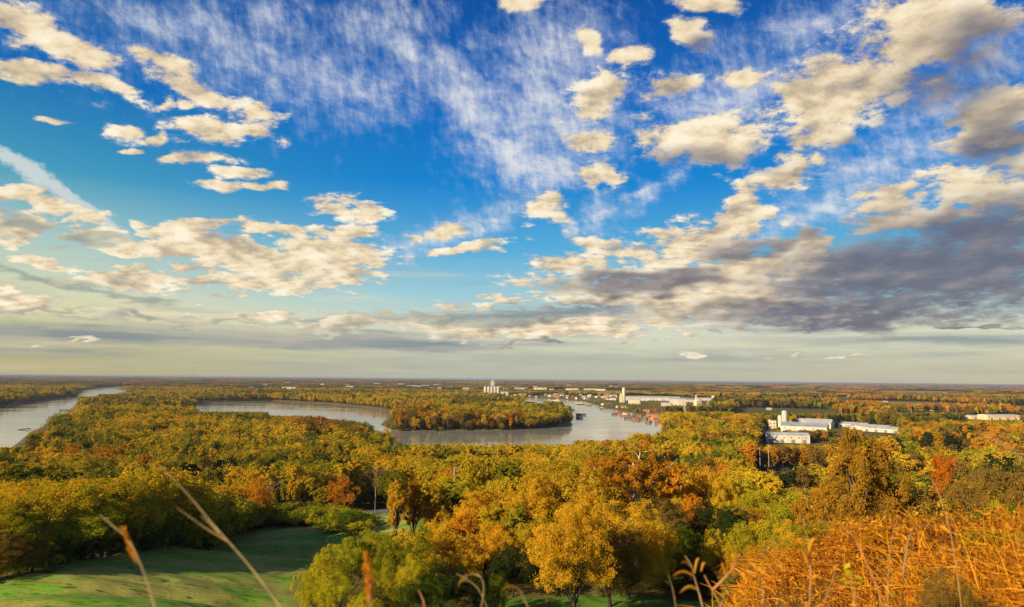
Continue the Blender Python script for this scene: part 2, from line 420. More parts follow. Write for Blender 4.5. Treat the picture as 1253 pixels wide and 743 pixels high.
# ================================================================== materials
def mat(name):
    m = bpy.data.materials.new(name); m.use_nodes = True
    m.node_tree.nodes.clear()
    return m, NT(m.node_tree)
def out(n, sh, m=None):
    o = n.n.new('ShaderNodeOutputMaterial'); n.l.new(sh, o.inputs[0])
def plain(name, c, rough=.6, metal=0.0, var=.18, scale=.6, c2=None, bump=0.0, streak=False):
    m, n = mat(name)
    tc = n.node('ShaderNodeTexCoord').outputs['Object']
    if streak: tc = n.vm('MULTIPLY', tc, (1, 1, .15))
    f, _ = n.noise(tc, scale, 5, .6)
    c2 = c2 or tuple(v*(1-var*2) for v in c)
    col = n.mix(n.mr(f, .35, .68), c, c2)
    p = n.node('ShaderNodeBsdfPrincipled', {'Base Color': col, 'Roughness': rough, 'Metallic': metal})
    if bump:
        b = n.node('ShaderNodeBump', {'Height': f, 'Strength': bump, 'Distance': .1})
        n.l.new(b.outputs[0], p.inputs['Normal'])
    out(n, p.outputs[0]); return m
def leaf_mat(name, stops, transl=.35, zone=0.0, clump=1.6, dark=.25):
    """foliage: hue varies per tree and per clump of leaves"""
    m, n = mat(name)
    oi = n.node('ShaderNodeObjectInfo')
    tc = n.node('ShaderNodeTexCoord').outputs['Object']
    geo = n.node('ShaderNodeNewGeometry').outputs['Position']
    f, _ = n.noise(n.vm('ADD', tc, n.vm('SCALE', oi.outputs['Location'], scale=.37)), 1.0/clump, 3, .65)
    g, _ = n.noise(geo, .011, 3, .55)
    v = n.m('ADD', n.m('MULTIPLY', oi.outputs['Random'], .42), n.m('MULTIPLY', n.mr(f, .25, .75, smooth=False), .38))
    v = n.m('ADD', v, n.m('MULTIPLY', n.mr(g, .3, .7, smooth=False), .30 + zone))
    col = n.ramp(n.m('MULTIPLY', v, .92/(1+zone)), stops)
    col = n.mix(n.mr(f, .50, .30, 0.0, dark), col, tuple(c*.35 for c in stops[0][1]))
    d = n.node('ShaderNodeBsdfDiffuse', {'Color': col, 'Roughness': .8}).outputs[0]
    t = n.node('ShaderNodeBsdfTranslucent', {'Color': n.mix(1.0, col, (1.0, .92, .55), 'MULTIPLY')}).outputs[0]
    ms = n.node('ShaderNodeMixShader', {0: transl, 1: d, 2: t})
    out(n, ms.outputs[0]); return m
M = {}
M['bark'] = plain('bark', (.10, .075, .05), .9, var=.3, scale=3, bump=.4)
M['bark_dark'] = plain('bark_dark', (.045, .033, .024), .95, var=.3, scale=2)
M['bark_pale'] = plain('bark_pale', (.46, .40, .32), .8, c2=(.20, .16, .12), scale=1.2)
M['bark_white'] = plain('bark_white', (.75, .68, .56), .8, c2=(.50, .42, .32), scale=1.2)
M['twig'] = plain('twig', (.20, .145, .10), .9, var=.25, scale=1)
gold = [(0, (.15, .13, .014)), (.25, (.30, .24, .016)), (.45, (.56, .42, .018)), (.65, (.72, .47, .020)), (.82, (.68, .38, .018)), (1, (.56, .42, .02))]
amber = [(0, (.26, .19, .016)), (.3, (.46, .31, .018)), (.6, (.70, .41, .02)), (1, (.80, .42, .02))]
M['leaf_gold'] = leaf_mat('leaf_gold', gold)
M['leaf_amber'] = leaf_mat('leaf_amber', amber)
M['leaf_rust'] = leaf_mat('leaf_rust', [(0, (.13, .07, .015)), (.4, (.30, .17, .02)), (.7, (.46, .23, .02)), (1, (.52, .32, .03))])
M['leaf_olive'] = leaf_mat('leaf_olive', [(0, (.07, .095, .010)), (.3, (.16, .175, .012)), (.5, (.32, .29, .016)), (.7, (.48, .38, .018)), (1, (.28, .28, .02))])
M['leaf_green'] = leaf_mat('leaf_green', [(0, (.04, .075, .008)), (.4, (.09, .13, .010)), (.7, (.18, .20, .014)), (1, (.30, .27, .015))])
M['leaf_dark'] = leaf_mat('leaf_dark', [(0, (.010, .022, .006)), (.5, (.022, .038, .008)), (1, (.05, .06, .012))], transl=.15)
M['leaf_orange'] = leaf_mat('leaf_orange', [(0, (.24, .10, .012)), (.3, (.44, .20, .012)), (.6, (.66, .30, .014)), (.85, (.60, .20, .014)), (1, (.62, .36, .02))])
M['leaf_red'] = leaf_mat('leaf_red', [(0, (.30, .08, .012)), (.5, (.56, .18, .014)), (1, (.62, .27, .018))])
M['leaf_brown'] = leaf_mat('leaf_brown', [(0, (.11, .075, .02)), (.5, (.24, .15, .03)), (1, (.40, .24, .03))])
M['leaf_lime'] = leaf_mat('leaf_lime', [(0, (.18, .20, .012)), (.4, (.38, .38, .016)), (.7, (.56, .48, .018)), (1, (.62, .48, .02))])

# ================================================================== terrain layout (ground positions read off the photograph)
def U(pts, z=0.0): return [tuple(unproj(a, b, z)) for a, b in pts]
LAKE = U([(238, 494), (262, 491.5), (330, 490.5), (400, 494), (450, 499), (478, 503), (482, 506), (470, 512), (462, 520), (474, 526)]) \
     + U([(482, 528), (520, 527.5), (570, 527), (620, 526.5), (655, 525), (682, 522), (698, 517), (705, 511), (700, 504), (683, 497), (655, 492.5), (625, 490), (596, 488), (584, 485.5)]) \
     + U([(586, 484), (610, 485), (640, 487), (680, 488.5), (715, 492), (740, 500), (772, 505.5), (793, 511), (806, 518), (811, 526)]) \
     + U([(800, 533), (760, 538), (700, 541), (640, 544), (560, 544), (484, 541)], 16) \
     + U([(464, 529), (440, 519), (400, 511), (360, 507), (330, 505), (280, 502), (240, 498)], 13)
RIVER = U([(-300, 560), (-160, 545), (0, 497.5), (51, 490), (94.5, 484.7), (97, 478), (112, 474.5), (152, 472.2), (162, 474.5), (146, 481), (120, 484.5), (100, 487), (91, 493), (88, 497), (75, 507.7), (46, 523), (33, 528), (14, 543), (-20, 566), (-120, 640), (-420, 640)])
SAND = U([(88, 496), (72, 507), (46, 522), (13, 542), (-20, 566), (20, 562), (60, 538), (85, 518), (96, 500)])
def Uz(pts):
    o_ = []
    for a, b in pts:
        z = 30.0
        for _ in range(12):
            p_ = unproj(a, b, z); z = .5*z + .5*float(zt(p_[0], p_[1]))
        o_.append(tuple(p_))
    return o_
LAWN = [(-34, 98), (-18, 124), (30, 128), (52, 122), (56, 100), (20, 84), (-20, 86)]

def zt(x, y):
    """ground height before the rivers are cut"""
    x = np.asarray(x, float); y = np.asarray(y, float)
    r = np.hypot(x*.75, np.maximum(y, 0)) - 6*np.clip(-y/30, 0, 1)
    k = [(-80, 75.5), (-10, 74.2), (1, 73.2), (4, 71.5), (8, 68.5), (20, 62), (40, 53.5), (100, 38.5), (150, 33), (220, 26), (300, 15), (400, 6), (470, 2.6), (600, 2.0), (1e6, 2.0)]
    b = np.interp(r, [a for a, _ in k], [c for _, c in k])
    # the brushy shoulder of the bluff to the right of the viewpoint
    sh = np.clip((x - 0.9)/5.0, 0, 1)
    prof = np.interp(np.hypot(x*.55, y), [-10, 3, 6, 10, 14, 18, 40, 100, 150, 300], [73.4, 72.95, 73.1, 72.85, 71.6, 68.8, 52, 37, 30, 0])
    b = b + (np.maximum(prof, b) - b)*sh*sh*(3-2*sh)
    w = np.clip((y - 60)/60, 0, 1)*np.clip((380 - y)/120, 0, 1)
    b = b + w*(3.2*np.sin(x/27 + y/34 + 1.2)*np.clip((-x+20)/60, 0, 1) + 2.4*(fbm(x, y, 46, 3, 3) - .5)*2)
    # swale and terrace across the mown field
    b = b - w*2.6*np.exp(-((y - (196 - x*.10))/9.0)**2)*np.clip((-x-15)/40, 0, 1)
    b = b + w*2.2*np.exp(-((y - (176 - x*.06))/12.0)**2)*np.clip((-x-20)/40, 0, 1)
    b = b - w*1.4*np.exp(-((y - (146 + x*.35))/4.0)**2)*np.clip((-x-15)/30, 0, 1)
    b = b + w*(fbm(x, y*1.6, 7, 3, 13) - .5)*1.1 - w*.5*np.exp(-((fbm(x, y, 22, 2, 17) - .5)/.02)**2)
    far = np.clip((y-500)/400, 0, 1)
    return b + far*(fbm(x, y, 300, 3, 5) - .4)*1.6
FIELD = Uz([(-60, 760), (-330, 775), (-330, 745), (-60, 722), (0, 712), (60, 696), (130, 681), (200, 671), (290, 648), (340, 643), (400, 647), (440, 656), (452, 664), (430, 676), (390, 690), (368, 706), (365, 740), (372, 775), (-60, 775)])
CLEAR = Uz([(444, 668), (436, 640), (438, 622), (520, 622), (524, 646), (500, 662), (476, 670)])
def water_sd(x, y):
    return np.minimum(poly_sd(x, y, LAKE), poly_sd(x, y, RIVER))
def gz(x, y):
    z = zt(x, y)
    d = water_sd(x, y)
    t = np.clip((d + 5)/18.0, 0, 1); t = t*t*(3-2*t)
    return np.where(y > 380, -2.5 + (z + 2.5)*t, z)
def gz1(x, y): return float(gz(np.array([x]), np.array([y]))[0])

ys = np.concatenate([np.linspace(-60, 0, 20, endpoint=False), np.linspace(0, 30, 60, endpoint=False), 30*np.exp(np.linspace(0, math.log(60000/30), 860))])
us = np.linspace(-1, 1, 620); us = us*(0.55 + 0.45*us*us)*1.75
YY, UU = np.meshgrid(ys, us, indexing='ij')
XX = UU*(np.maximum(YY, -20) + 60)
XX = XX + (UU*40)*(YY < 200)
ZZ = gz(XX, YY)
nr, nc = YY.shape
idx = np.arange(nr*nc).reshape(nr, nc)
Fq = np.stack([idx[:-1, :-1], idx[:-1, 1:], idx[1:, 1:], idx[1:, :-1]], -1).reshape(-1, 4)
gx, gy = XX.ravel(), YY.ravel()
def soft(P, w): return np.clip(.5 - poly_sd(gx, gy, P)/w, 0, 1)
wob = (fbm(gx, gy, 18, 3, 11) - .5)*10
z_field = np.maximum(np.clip(.5 - (poly_sd(gx, gy, FIELD)+wob*.6)/5, 0, 1), np.maximum(soft(LAWN, 5), soft(CLEAR, 6)))
z_sand = np.maximum(soft(SAND, 8), np.clip(1 - np.abs(water_sd(gx, gy) - 1)/7, 0, 1)*.8*(gy > 400))
TAN = [U([(1058, 479.5), (1080, 476.6), (1130, 477), (1180, 479), (1205, 482), (1130, 482), (1070, 481.5)], 12), Uz([(950, 600), (958, 578), (990, 577), (1018, 586), (1016, 600)]),
       U([(1000, 496), (1090, 492), (1240, 498), (1253, 505), (1100, 503)], 2), U([(1180, 512), (1253, 508), (1253, 520), (1190, 518)], 2)]
GRN = [U([(902, 508), (905, 499), (1010, 501), (1030, 511), (990, 516)], 2), U([(1010, 487), (1040, 484), (1070, 487), (1030, 490)], 2), Uz([(1096, 584), (1102, 562), (1194, 560), (1198, 580)]), U([(720, 492), (760, 488), (780, 498), (745, 500)], 2)]
z_tan = np.maximum.reduce([np.clip(.5 - poly_sd(gx, gy, P)/12, 0, 1) for P in TAN])
z_grn = np.maximum.reduce([np.clip(.5 - poly_sd(gx, gy, P)/12, 0, 1) for P in GRN])

gm, n = mat('ground_soil_and_grass')
geo = n.node('ShaderNodeNewGeometry').outputs['Position']
def attr(nm): return n.node('ShaderNodeAttribute', attribute_name=nm).outputs['Fac']
fb, _ = n.noise(geo, .9, 6, .65)
fa, _ = n.noise(n.vm('MULTIPLY', geo, (.5, 1.6, .5)), .07, 5, .6)
fs, _ = n.noise(n.vm('MULTIPLY', geo, (.6, 2.2, 1)), .42, 6, .75)
ff, _ = n.noise(geo, 9.0, 3, .6)
fl, _ = n.noise(geo, .004, 4, .6)
floor_c = n.mix(n.mr(fb, .35, .65), (.07, .06, .018), (.17, .125, .03))
farc = n.ramp(fl, [(0, (.10, .09, .022)), (.45, (.18, .14, .03)), (.55, (.26, .18, .05)), (.62, (.12, .10, .025)), (1, (.17, .14, .035))])
camd = n.m('DIVIDE', n.vm('LENGTH', geo), 3500.0, clamp=True)
floor_c = n.mix(camd, floor_c, farc)
gr = n.mix(n.mr(fa, .45, .56), (.15, .36, .016), (.42, .40, .07))
gr = n.mix(n.mr(fs, .50, .60), gr, (.42, .30, .10))
gr = n.mix(n.mr(fs, .46, .36), gr, (.03, .09, .008))
sp1, _ = n.noise(geo, 2.4, 2, .5)
gr = n.mix(n.m('MULTIPLY', n.mr(sp1, .60, .66), .55), gr, (.34, .24, .07))
gr = n.mix(n.m('MULTIPLY', n.mr(ff, .35, .65), .30), gr, (.09, .20, .02))
lawn_y = n.mr(n.node('ShaderNodeSeparateXYZ', {0: geo}).outputs[0], -36.0, -24.0)
gr = n.mix(n.m('MULTIPLY', lawn_y, .75), gr, n.mix(fb, (.02, .15, .010), (.045, .24, .014)))
c = n.mix(attr('zone_green'), floor_c, n.mix(fb, (.07, .10, .02), (.14, .13, .03)))
c = n.mix(attr('zone_tan'), c, n.mix(fb, (.42, .29, .10), (.26, .17, .06)))
c = n.mix(attr('zone_sand'), c, n.mix(fb, (.17, .13, .09), (.10, .075, .05)))
c = n.mix(attr('zone_field'), c, gr)
h = n.m('ADD', n.m('MULTIPLY', fb, .5), n.m('MULTIPLY', ff, .16))
bp = n.node('ShaderNodeBump', {'Height': n.m('ADD', h, n.m('MULTIPLY', fs, .8)), 'Strength': .5, 'Distance': .5})
p = n.node('ShaderNodeBsdfPrincipled', {'Base Color': c, 'Roughness': .95, 'Normal': bp.outputs[0], 'Specular IOR Level': .1})
out(n, p.outputs[0])
g_me = mesh_np('ground', np.stack([gx, gy, ZZ.ravel()], -1), Fq, gm, smooth=True,
               attrs={'zone_field': ('FLOAT', z_field), 'zone_sand': ('FLOAT', z_sand), 'zone_tan': ('FLOAT', z_tan), 'zone_green': ('FLOAT', z_grn)})
tag(link(bpy.data.objects.new('ground', g_me)), kind='structure')

# water
wm, n = mat('river_water')
geo = n.node('ShaderNodeNewGeometry').outputs['Position']
wv, _ = n.noise(n.vm('MULTIPLY', geo, (1, .35, 1)), .25, 4, .6)
wl, _ = n.noise(n.vm('MULTIPLY', geo, (.4, 1, 1)), .012, 3, .6)
bp = n.node('ShaderNodeBump', {'Height': wv, 'Strength': n.mr(wl, .35, .65, .006, .02), 'Distance': .5})
p = n.node('ShaderNodeBsdfPrincipled', {'Base Color': (.34, .33, .26), 'Roughness': n.mr(wl, .4, .6, .06, .12), 'IOR': 1.33, 'Specular IOR Level': .9, 'Normal': bp.outputs[0]})
out(n, p.outputs[0])
wme = bpy.data.meshes.new('river_water')
wme.from_pydata([(-2600, 430, 0), (2600, 430, 0), (9000, 9000, 0), (-9000, 9000, 0)], [], [(0, 1, 2, 3)])
wme.materials.append(wm); wme.update()
tag(link(bpy.data.objects.new('river_water', wme)), kind='structure')
# ================================================================== trees
SHAPES = {  # crown centre height, vertical and horizontal radius (per unit height), clumps, bare stem height
    'broad': (.60, .40, .40, 46, .22), 'tall': (.61, .39, .185, 34, .22), 'shrub': (.46, .50, .62, 30, .04),
    'column': (.60, .40, .13, 16, .25), 'sparse': (.64, .35, .36, 34, .25), 'round': (.56, .44, .46, 40, .12)}
def crown_np(shape, H, nleaf, leaf, seed, clumps=None, squash=.85):
    r = np.random.default_rng(seed)
    ch, rv, rh, K, _ = SHAPES[shape]; K = clumps or K
    if shape == 'tall': squash = 1.45
    d = r.normal(size=(K*3, 3)); d /= np.linalg.norm(d, axis=1, keepdims=True)
    d = d[d[:, 2] > (-.75 if shape != 'shrub' else -.35)][:K]; K = len(d)
    rad = r.uniform(.25, 1.0, K)**.5
    C = d*rad[:, None]*np.array([rh, rh, rv])*H*.80
    lop = 1 + .22*np.sin(np.arctan2(d[:, 1], d[:, 0])*2 + r.uniform(0, 6)) + .12*np.sin(np.arctan2(d[:, 1], d[:, 0])*3 + r.uniform(0, 6))
    C[:, :2] *= lop[:, None]
    C[:, 2] += ch*H + r.normal(0, .02*H, K)
    rc = r.uniform(.16, .34, K)*min(rh, rv)*H*1.25*(1.25 if K < 25 else 1.0)
    if shape == 'column': rc *= 1.5
    if shape == 'sparse': rc *= .72
    w = rc**2; k = r.choice(K, nleaf, p=w/w.sum())
    n = r.normal(size=(nleaf, 3)); n[:, 2] += .35; n /= np.linalg.norm(n, axis=1, keepdims=True)
    o = (C[k] - np.array([0, 0, ch*H*.9])); o /= np.linalg.norm(o, axis=1, keepdims=True) + 1e-6
    n2 = n + .55*o; n2 /= np.linalg.norm(n2, axis=1, keepdims=True)
    NS = 11
    sdir = r.normal(size=(K, NS, 3)); sdir[:, :, 2] += .3; sdir /= np.linalg.norm(sdir, axis=2, keepdims=True)
    sub = C[:, None] + sdir*(rc[:, None, None]*r.uniform(.55, 1.0, (K, NS, 1)))*np.array([1, 1, squash])
    sr = rc[:, None]*r.uniform(.26, .50, (K, NS))
    j = r.integers(0, NS, nleaf)
    n2 = n2*.75 + sdir[k, j]*.35; n2 /= np.linalg.norm(n2, axis=1, keepdims=True)
    P = sub[k, j] + n2*(sr[k, j]*(.5 + .55*r.uniform(size=nleaf)**.5))[:, None]*np.array([1, 1, .85])
    # stray sprays outside the clumps break up the outline
    s = r.uniform(size=nleaf) < .07
    P[s] += n2[s]*(rc[k][s]*r.uniform(.1, .55, s.sum()))[:, None]
    nn = n2 + r.normal(0, .55, (nleaf, 3)); nn /= np.linalg.norm(nn, axis=1, keepdims=True)
    a = np.cross(nn, r.normal(size=(nleaf, 3))); a /= np.linalg.norm(a, axis=1, keepdims=True) + 1e-9
    b = np.cross(nn, a)
    sz = leaf*r.uniform(.6, 1.35, nleaf)
    a *= sz[:, None]*.5; b *= (sz*r.uniform(.45, .8, nleaf))[:, None]*.5
    V = np.stack([P - a, P - b, P + a, P + b], 1).reshape(-1, 3)
    V[:, 2] = np.maximum(V[:, 2], .05)
    return V, np.arange(nleaf*4).reshape(-1, 4), C, rc
def limbs_np(shape, H, C, seed, n=6, thick=1.0, twigs=0):
    r = np.random.default_rng(seed + 99)
    ch, rv, rh, K, stem = SHAPES[shape]
    paths, rads = [], []
    top = H*(ch + rv*.45)
    lean = r.normal(0, .02*H, 2)
    zz = np.linspace(-.03*H, top, 8); t = (zz/top).clip(0, 1)
    trunk = np.stack([lean[0]*t**2 + .01*H*np.sin(t*5 + seed), lean[1]*t**2, zz], -1)
    R0 = H*.020*thick
    paths.append(trunk); rads.append(R0*(1 - .82*t)*(1 + .5*np.exp(-t*18)))
    for c in C[r.permutation(len(C))[:n]]:
        t0 = np.clip(r.uniform(stem, .75)*c[2]/H, stem*.9, .8)
        i = t0*H/top; p0 = np.array([np.interp(i, t, trunk[:, 0]), np.interp(i, t, trunk[:, 1]), t0*H])
        mid = p0*.5 + c*.5 + np.array([0, 0, -.02*H]) + r.normal(0, .012*H, 3)
        q = np.linspace(0, 1, 5)[:, None]
        paths.append((1-q)**2*p0 + 2*q*(1-q)*mid + q*q*c); rads.append(R0*.42*(1 - .85*q[:, 0]))
        for _ in range(twigs):
            e = c + r.normal(0, .06*H, 3); s0 = paths[-1][3] if _ == 0 else c*.85 + mid*.15
            paths.append(np.array([s0, (s0+e)/2 + r.normal(0, .01*H, 3), e])); rads.append(np.array([.10, .06, .02])*R0)
    return tube_np(paths, rads, n=5)
def twigs_np(H, seed, levels=4):
    """a leafless crown: repeated forking"""
    r = np.random.default_rng(seed); paths, rads = [], []
    def grow_(p, d, L, R, lv):
        q = p + d*L; m = (p+q)/2 + r.normal(0, .05*L, 3)
        paths.append(np.array([p, m, q])); rads.append(np.array([R, R*.8, R*.6]))
        if lv == 0: return
        for _ in range(3 if lv > 1 else 4):
            nd = d + r.normal(0, .42, 3); nd[2] = abs(nd[2])*.8 + .25; nd /= np.linalg.norm(nd)
            grow_(m + (q-m)*r.uniform(.2, 1), nd, L*r.uniform(.6, .82), R*.55, lv-1)
    grow_(np.array([0, 0, H*.30]), np.array([0, 0, 1.0]), H*.24, H*.014, levels)
    return tube_np(paths, rads, n=3)

PROTO = {}
LOD = {'hero': (52000, .21), 'near': (30000, .29), 'mid': (7500, .55), 'far': (1500, .95)}
def proto(shape, lod, leafm, seed, bark='bark'):
    """(crown mesh, trunk mesh, height, width) of a prototype, built once"""
    k = (shape, lod, seed)
    if k not in PROTO:
        n, lf = LOD[lod]; H = 18.0
        if shape == 'bare':
            V, F = twigs_np(H, seed, 5 if lod in ('near', 'hero') else 4)
            T, TF = limbs_np('tall', H*.6, np.zeros((1, 3)) + [0, 0, H*.3], seed, 1)
            PROTO[k] = [V, F, T, TF, {}, H, .26*H]
        else:
            if shape == 'sparse': n = int(n*.85)
            if shape == 'shrub': n = int(n*1.1)
            V, F, C, rc = crown_np(shape, H, n, lf, seed*31 + len(shape))
            T, TF = limbs_np(shape, H, C, seed, n={'hero': 18, 'near': 16, 'mid': 9, 'far': 4}[lod], thick=1.9 if shape == 'sparse' else 1.0, twigs=3 if shape == 'sparse' else (1 if lod in ('near', 'hero') else 0))
            H_ = float(np.percentile(V[:, 2], 99.7)); Wd = float(np.percentile(np.abs(V[:, 0]), 98))
            PROTO[k] = [V, F, T, TF, {}, H_, Wd]
    p = PROTO[k]
    if leafm not in p[4]: p[4][leafm] = mesh_np('crown', p[0], p[1], M[leafm])
    kb = 'T' + bark
    if kb not in p[4]: p[4][kb] = mesh_np('trunk', p[2], p[3], M[bark], smooth=True)
    return p[4][leafm], p[4][kb], p[5], p[6]
KINDNAME = {'leaf_rust': ('orange_leaved_tree', 'tree'), 'leaf_amber': ('golden_tree', 'tree'), 'leaf_gold': ('golden_tree', 'tree'), 'leaf_olive': ('olive_tinted_tree', 'tree'), 'leaf_green': ('green_tree', 'tree'), 'leaf_dark': ('evergreen_tree', 'tree'),
            'leaf_orange': ('orange_leaved_tree', 'tree'), 'leaf_red': ('red_leaved_tree', 'tree'), 'leaf_brown': ('brown_leaved_tree', 'tree'), 'leaf_lime': ('yellow_green_tree', 'tree'), 'twig': ('bare_tree', 'tree')}
COLW = {'leaf_rust': 'rust', 'leaf_amber': 'amber', 'leaf_gold': 'golden', 'leaf_olive': 'olive', 'leaf_green': 'green', 'leaf_dark': 'dark evergreen', 'leaf_orange': 'orange', 'leaf_red': 'red', 'leaf_brown': 'russet', 'leaf_lime': 'yellow-green', 'twig': 'leafless grey'}
SHW = {'broad': 'broad', 'tall': 'narrow', 'shrub': 'bushy', 'column': 'vine-covered', 'sparse': 'open', 'round': 'round', 'bare': 'twiggy'}
class T_: pass
def spec(x, y, h, w, shape, leafm, seed=None, bark='bark', label=None, group=None, hand=False, z=None):
    t = T_(); t.x, t.y, t.h, t.w, t.shape, t.leaf, t.bark, t.label, t.group, t.hand = x, y, h, w, shape, leafm, bark, label, group, hand
    t.z = gz1(x, y) if z is None else z; t.seed = seed if seed is not None else random.randrange(3); t.rz = random.uniform(0, 6.28)
    return t
def hand(px, top, y, wpx, shape, leafm, label=None, seed=None, bark='bark', maxh=32, group=None):
    """a tree read off the photograph: column, row of its top, distance, crown width in pixels"""
    z0 = 10.0
    for _ in range(4):
        x = colx(px, y, z0 + 10); z0 = gz1(x, y)
    lo, hi = 0.0, 60.0
    for _ in range(30):
        m_ = (lo+hi)/2
        if project(x, y, z0 + m_)[1] > top: lo = m_
        else: hi = m_
    h = max(1.5 if y > 20 else .3, min(lo, maxh))
    w = wpx*.5*y/F0
    return spec(x, y, h, w, shape, leafm, seed, bark, label, group, True, z0)
def place(t):
    d = math.hypot(t.x, t.y)
    lod = 'hero' if d < 128 else 'near' if d < 195 else 'mid' if d < 520 else 'far'
    cm, tm, H_, W_ = proto(t.shape, lod, t.leaf, t.seed, t.bark)
    nm, cat = KINDNAME[t.leaf]
    if t.shape == 'shrub': nm, cat = 'shrub', 'shrub'
    if t.shape == 'column': nm = 'vine_covered_tree'
    o = empty(nm, (t.x, t.y, t.z - (.15 if t.y > 20 else .03)), t.rz, t.label, cat, t.group)
    s, sw = t.h/H_, t.w/W_
    sw = min(max(sw, s*.55), s*1.9)
    o.scale = (sw, sw, s)
    link(bpy.data.objects.new('crown', cm), o)
    link(bpy.data.objects.new('trunk', tm), o)
    return o

# --- trees one can single out in the photograph
S = []
A = S.append
A(hand(703, 612, 109, 104, 'round', 'leaf_amber', 'large golden tree with dark trunk on the edge of the lower lawn', 1, 'bark_dark'))
A(hand(778, 545, 178, 84, 'sparse', 'leaf_orange', 'tall orange tree with bare white branches showing through its crown', 1, 'bark_white'))
A(hand(735, 560, 172, 70, 'broad', 'leaf_orange', 'orange-topped tree just left of the white-branched tree', 0))
A(hand(690, 566, 160, 96, 'round', 'leaf_amber', 'big amber tree rising behind the large golden lawn tree', 2))
A(hand(648, 582, 150, 62, 'broad', 'leaf_amber', 'golden tree left of the amber tree in the central clump', 1))
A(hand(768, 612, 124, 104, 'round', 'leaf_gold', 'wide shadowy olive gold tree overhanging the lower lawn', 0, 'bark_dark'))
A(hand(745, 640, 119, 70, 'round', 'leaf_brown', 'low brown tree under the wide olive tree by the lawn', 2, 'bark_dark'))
A(hand(806, 610, 150, 70, 'broad', 'leaf_brown', 'dull brown tree right of the wide olive tree', 1, 'bark_dark'))
A(hand(485, 587, 168, 25, 'column', 'leaf_amber', 'slender plume-like tree smothered in golden vines beside the road gap', 0, 'bark_dark'))
A(hand(506, 590, 172, 24, 'column', 'leaf_orange', 'second vine plume just right of the slender golden one', 1, 'bark_dark'))
A(hand(532, 590, 176, 34, 'tall', 'leaf_amber', 'narrow golden tree right of the two vine plumes', 1))
A(hand(553, 583, 190, 44, 'tall', 'leaf_lime', 'pointed yellow green tree with a pole behind its tip', 2))
A(hand(590, 600, 168, 60, 'broad', 'leaf_amber', 'golden tree with hanging vines in the middle of the row', 0))
A(hand(622, 604, 158, 50, 'tall', 'leaf_amber', 'golden tree with thin dark trunks left of the amber tree', 2))
A(hand(566, 632, 142, 40, 'column', 'leaf_orange', 'russet vine tower in the centre of the tree row', 2, 'bark_dark'))
A(hand(534, 640, 138, 46, 'broad', 'leaf_gold', 'golden tree left of the russet vine tower', 0))
A(hand(600, 640, 138, 56, 'broad', 'leaf_amber', 'amber tree in shade right of the russet vine tower', 1, 'bark_dark'))
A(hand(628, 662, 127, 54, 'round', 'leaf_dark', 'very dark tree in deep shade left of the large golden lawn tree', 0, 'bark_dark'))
A(hand(398, 668, 124, 66, 'shrub', 'leaf_lime', 'rounded yellow green bush at the corner of the mown field', 0))
A(hand(430, 652, 138, 76, 'shrub', 'leaf_lime', 'largest yellow green bush beside the mown field', 1))
A(hand(470, 650, 140, 60, 'shrub', 'leaf_lime', 'yellow green bush between the largest bush and the road lawn', 2))
A(hand(420, 702, 104, 66, 'shrub', 'leaf_lime', 'low bright yellow green bush at the bottom below the bigger bushes', 1))
A(hand(384, 706, 108, 36, 'shrub', 'leaf_lime', 'small yellow green bush at the left end of the bush clump', 2))
A(hand(468, 688, 110, 56, 'shrub', 'leaf_olive', 'olive bush with reddish stems amid the bush clump', 0))
A(hand(505, 670, 118, 56, 'shrub', 'leaf_lime', 'yellow bush right of the reddish stemmed bush', 0))
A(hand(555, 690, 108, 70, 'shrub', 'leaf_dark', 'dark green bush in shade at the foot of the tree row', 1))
A(hand(600, 700, 112, 54, 'shrub', 'leaf_green', 'deep green bush beside the dark bush below the tree row', 2))
A(hand(514, 708, 99, 60, 'shrub', 'leaf_green', 'spiky green bush at the bottom below the yellow bush', 1))
A(hand(450, 722, 96, 54, 'shrub', 'leaf_lime', 'golden green bush lowest in the bush clump', 2))
A(hand(415, 583, 300, 21, 'round', 'leaf_red', 'small bright orange red tree standing alone before dark trees', 1))
A(hand(460, 558, 292, 36, 'bare', 'twig', 'tall grey leafless tree between the red tree and the vine plumes', 0, 'twig'))
A(hand(330, 580, 285, 34, 'bare', 'twig', 'leafless grey tree behind the long hedge row', 1, 'twig'))
A(hand(316, 582, 262, 32, 'round', 'leaf_orange', 'small orange tree behind the hedge row beside a leafless tree', 0))
A(hand(1055, 524, 72, 118, 'sparse', 'leaf_rust', 'large open orange brown tree on the right hillside with forked trunk', 2, 'bark', 27))
A(hand(1022, 560, 80, 60, 'sparse', 'leaf_rust', 'smaller orange tree left of the large forked orange tree', 0, 'bark', 22))
A(hand(1168, 541, 84, 52, 'tall', 'leaf_red', 'red orange tree standing out on the right hillside', 0, 'bark', 26))
A(hand(1200, 568, 78, 84, 'broad', 'leaf_brown', 'rusty brown tree right of the red orange tree', 1, 'bark', 24))
A(hand(1112, 590, 74, 70, 'broad', 'leaf_brown', 'brown gold tree between the forked tree and the red orange tree', 0))
A(hand(1247, 566, 66, 66, 'broad', 'leaf_brown', 'rusty tree cut by the right edge of the view', 2))
A(hand(1248, 500, 240, 60, 'round', 'leaf_dark', 'dark evergreen oak at the right edge below the cream building', 1, 'bark_dark'))
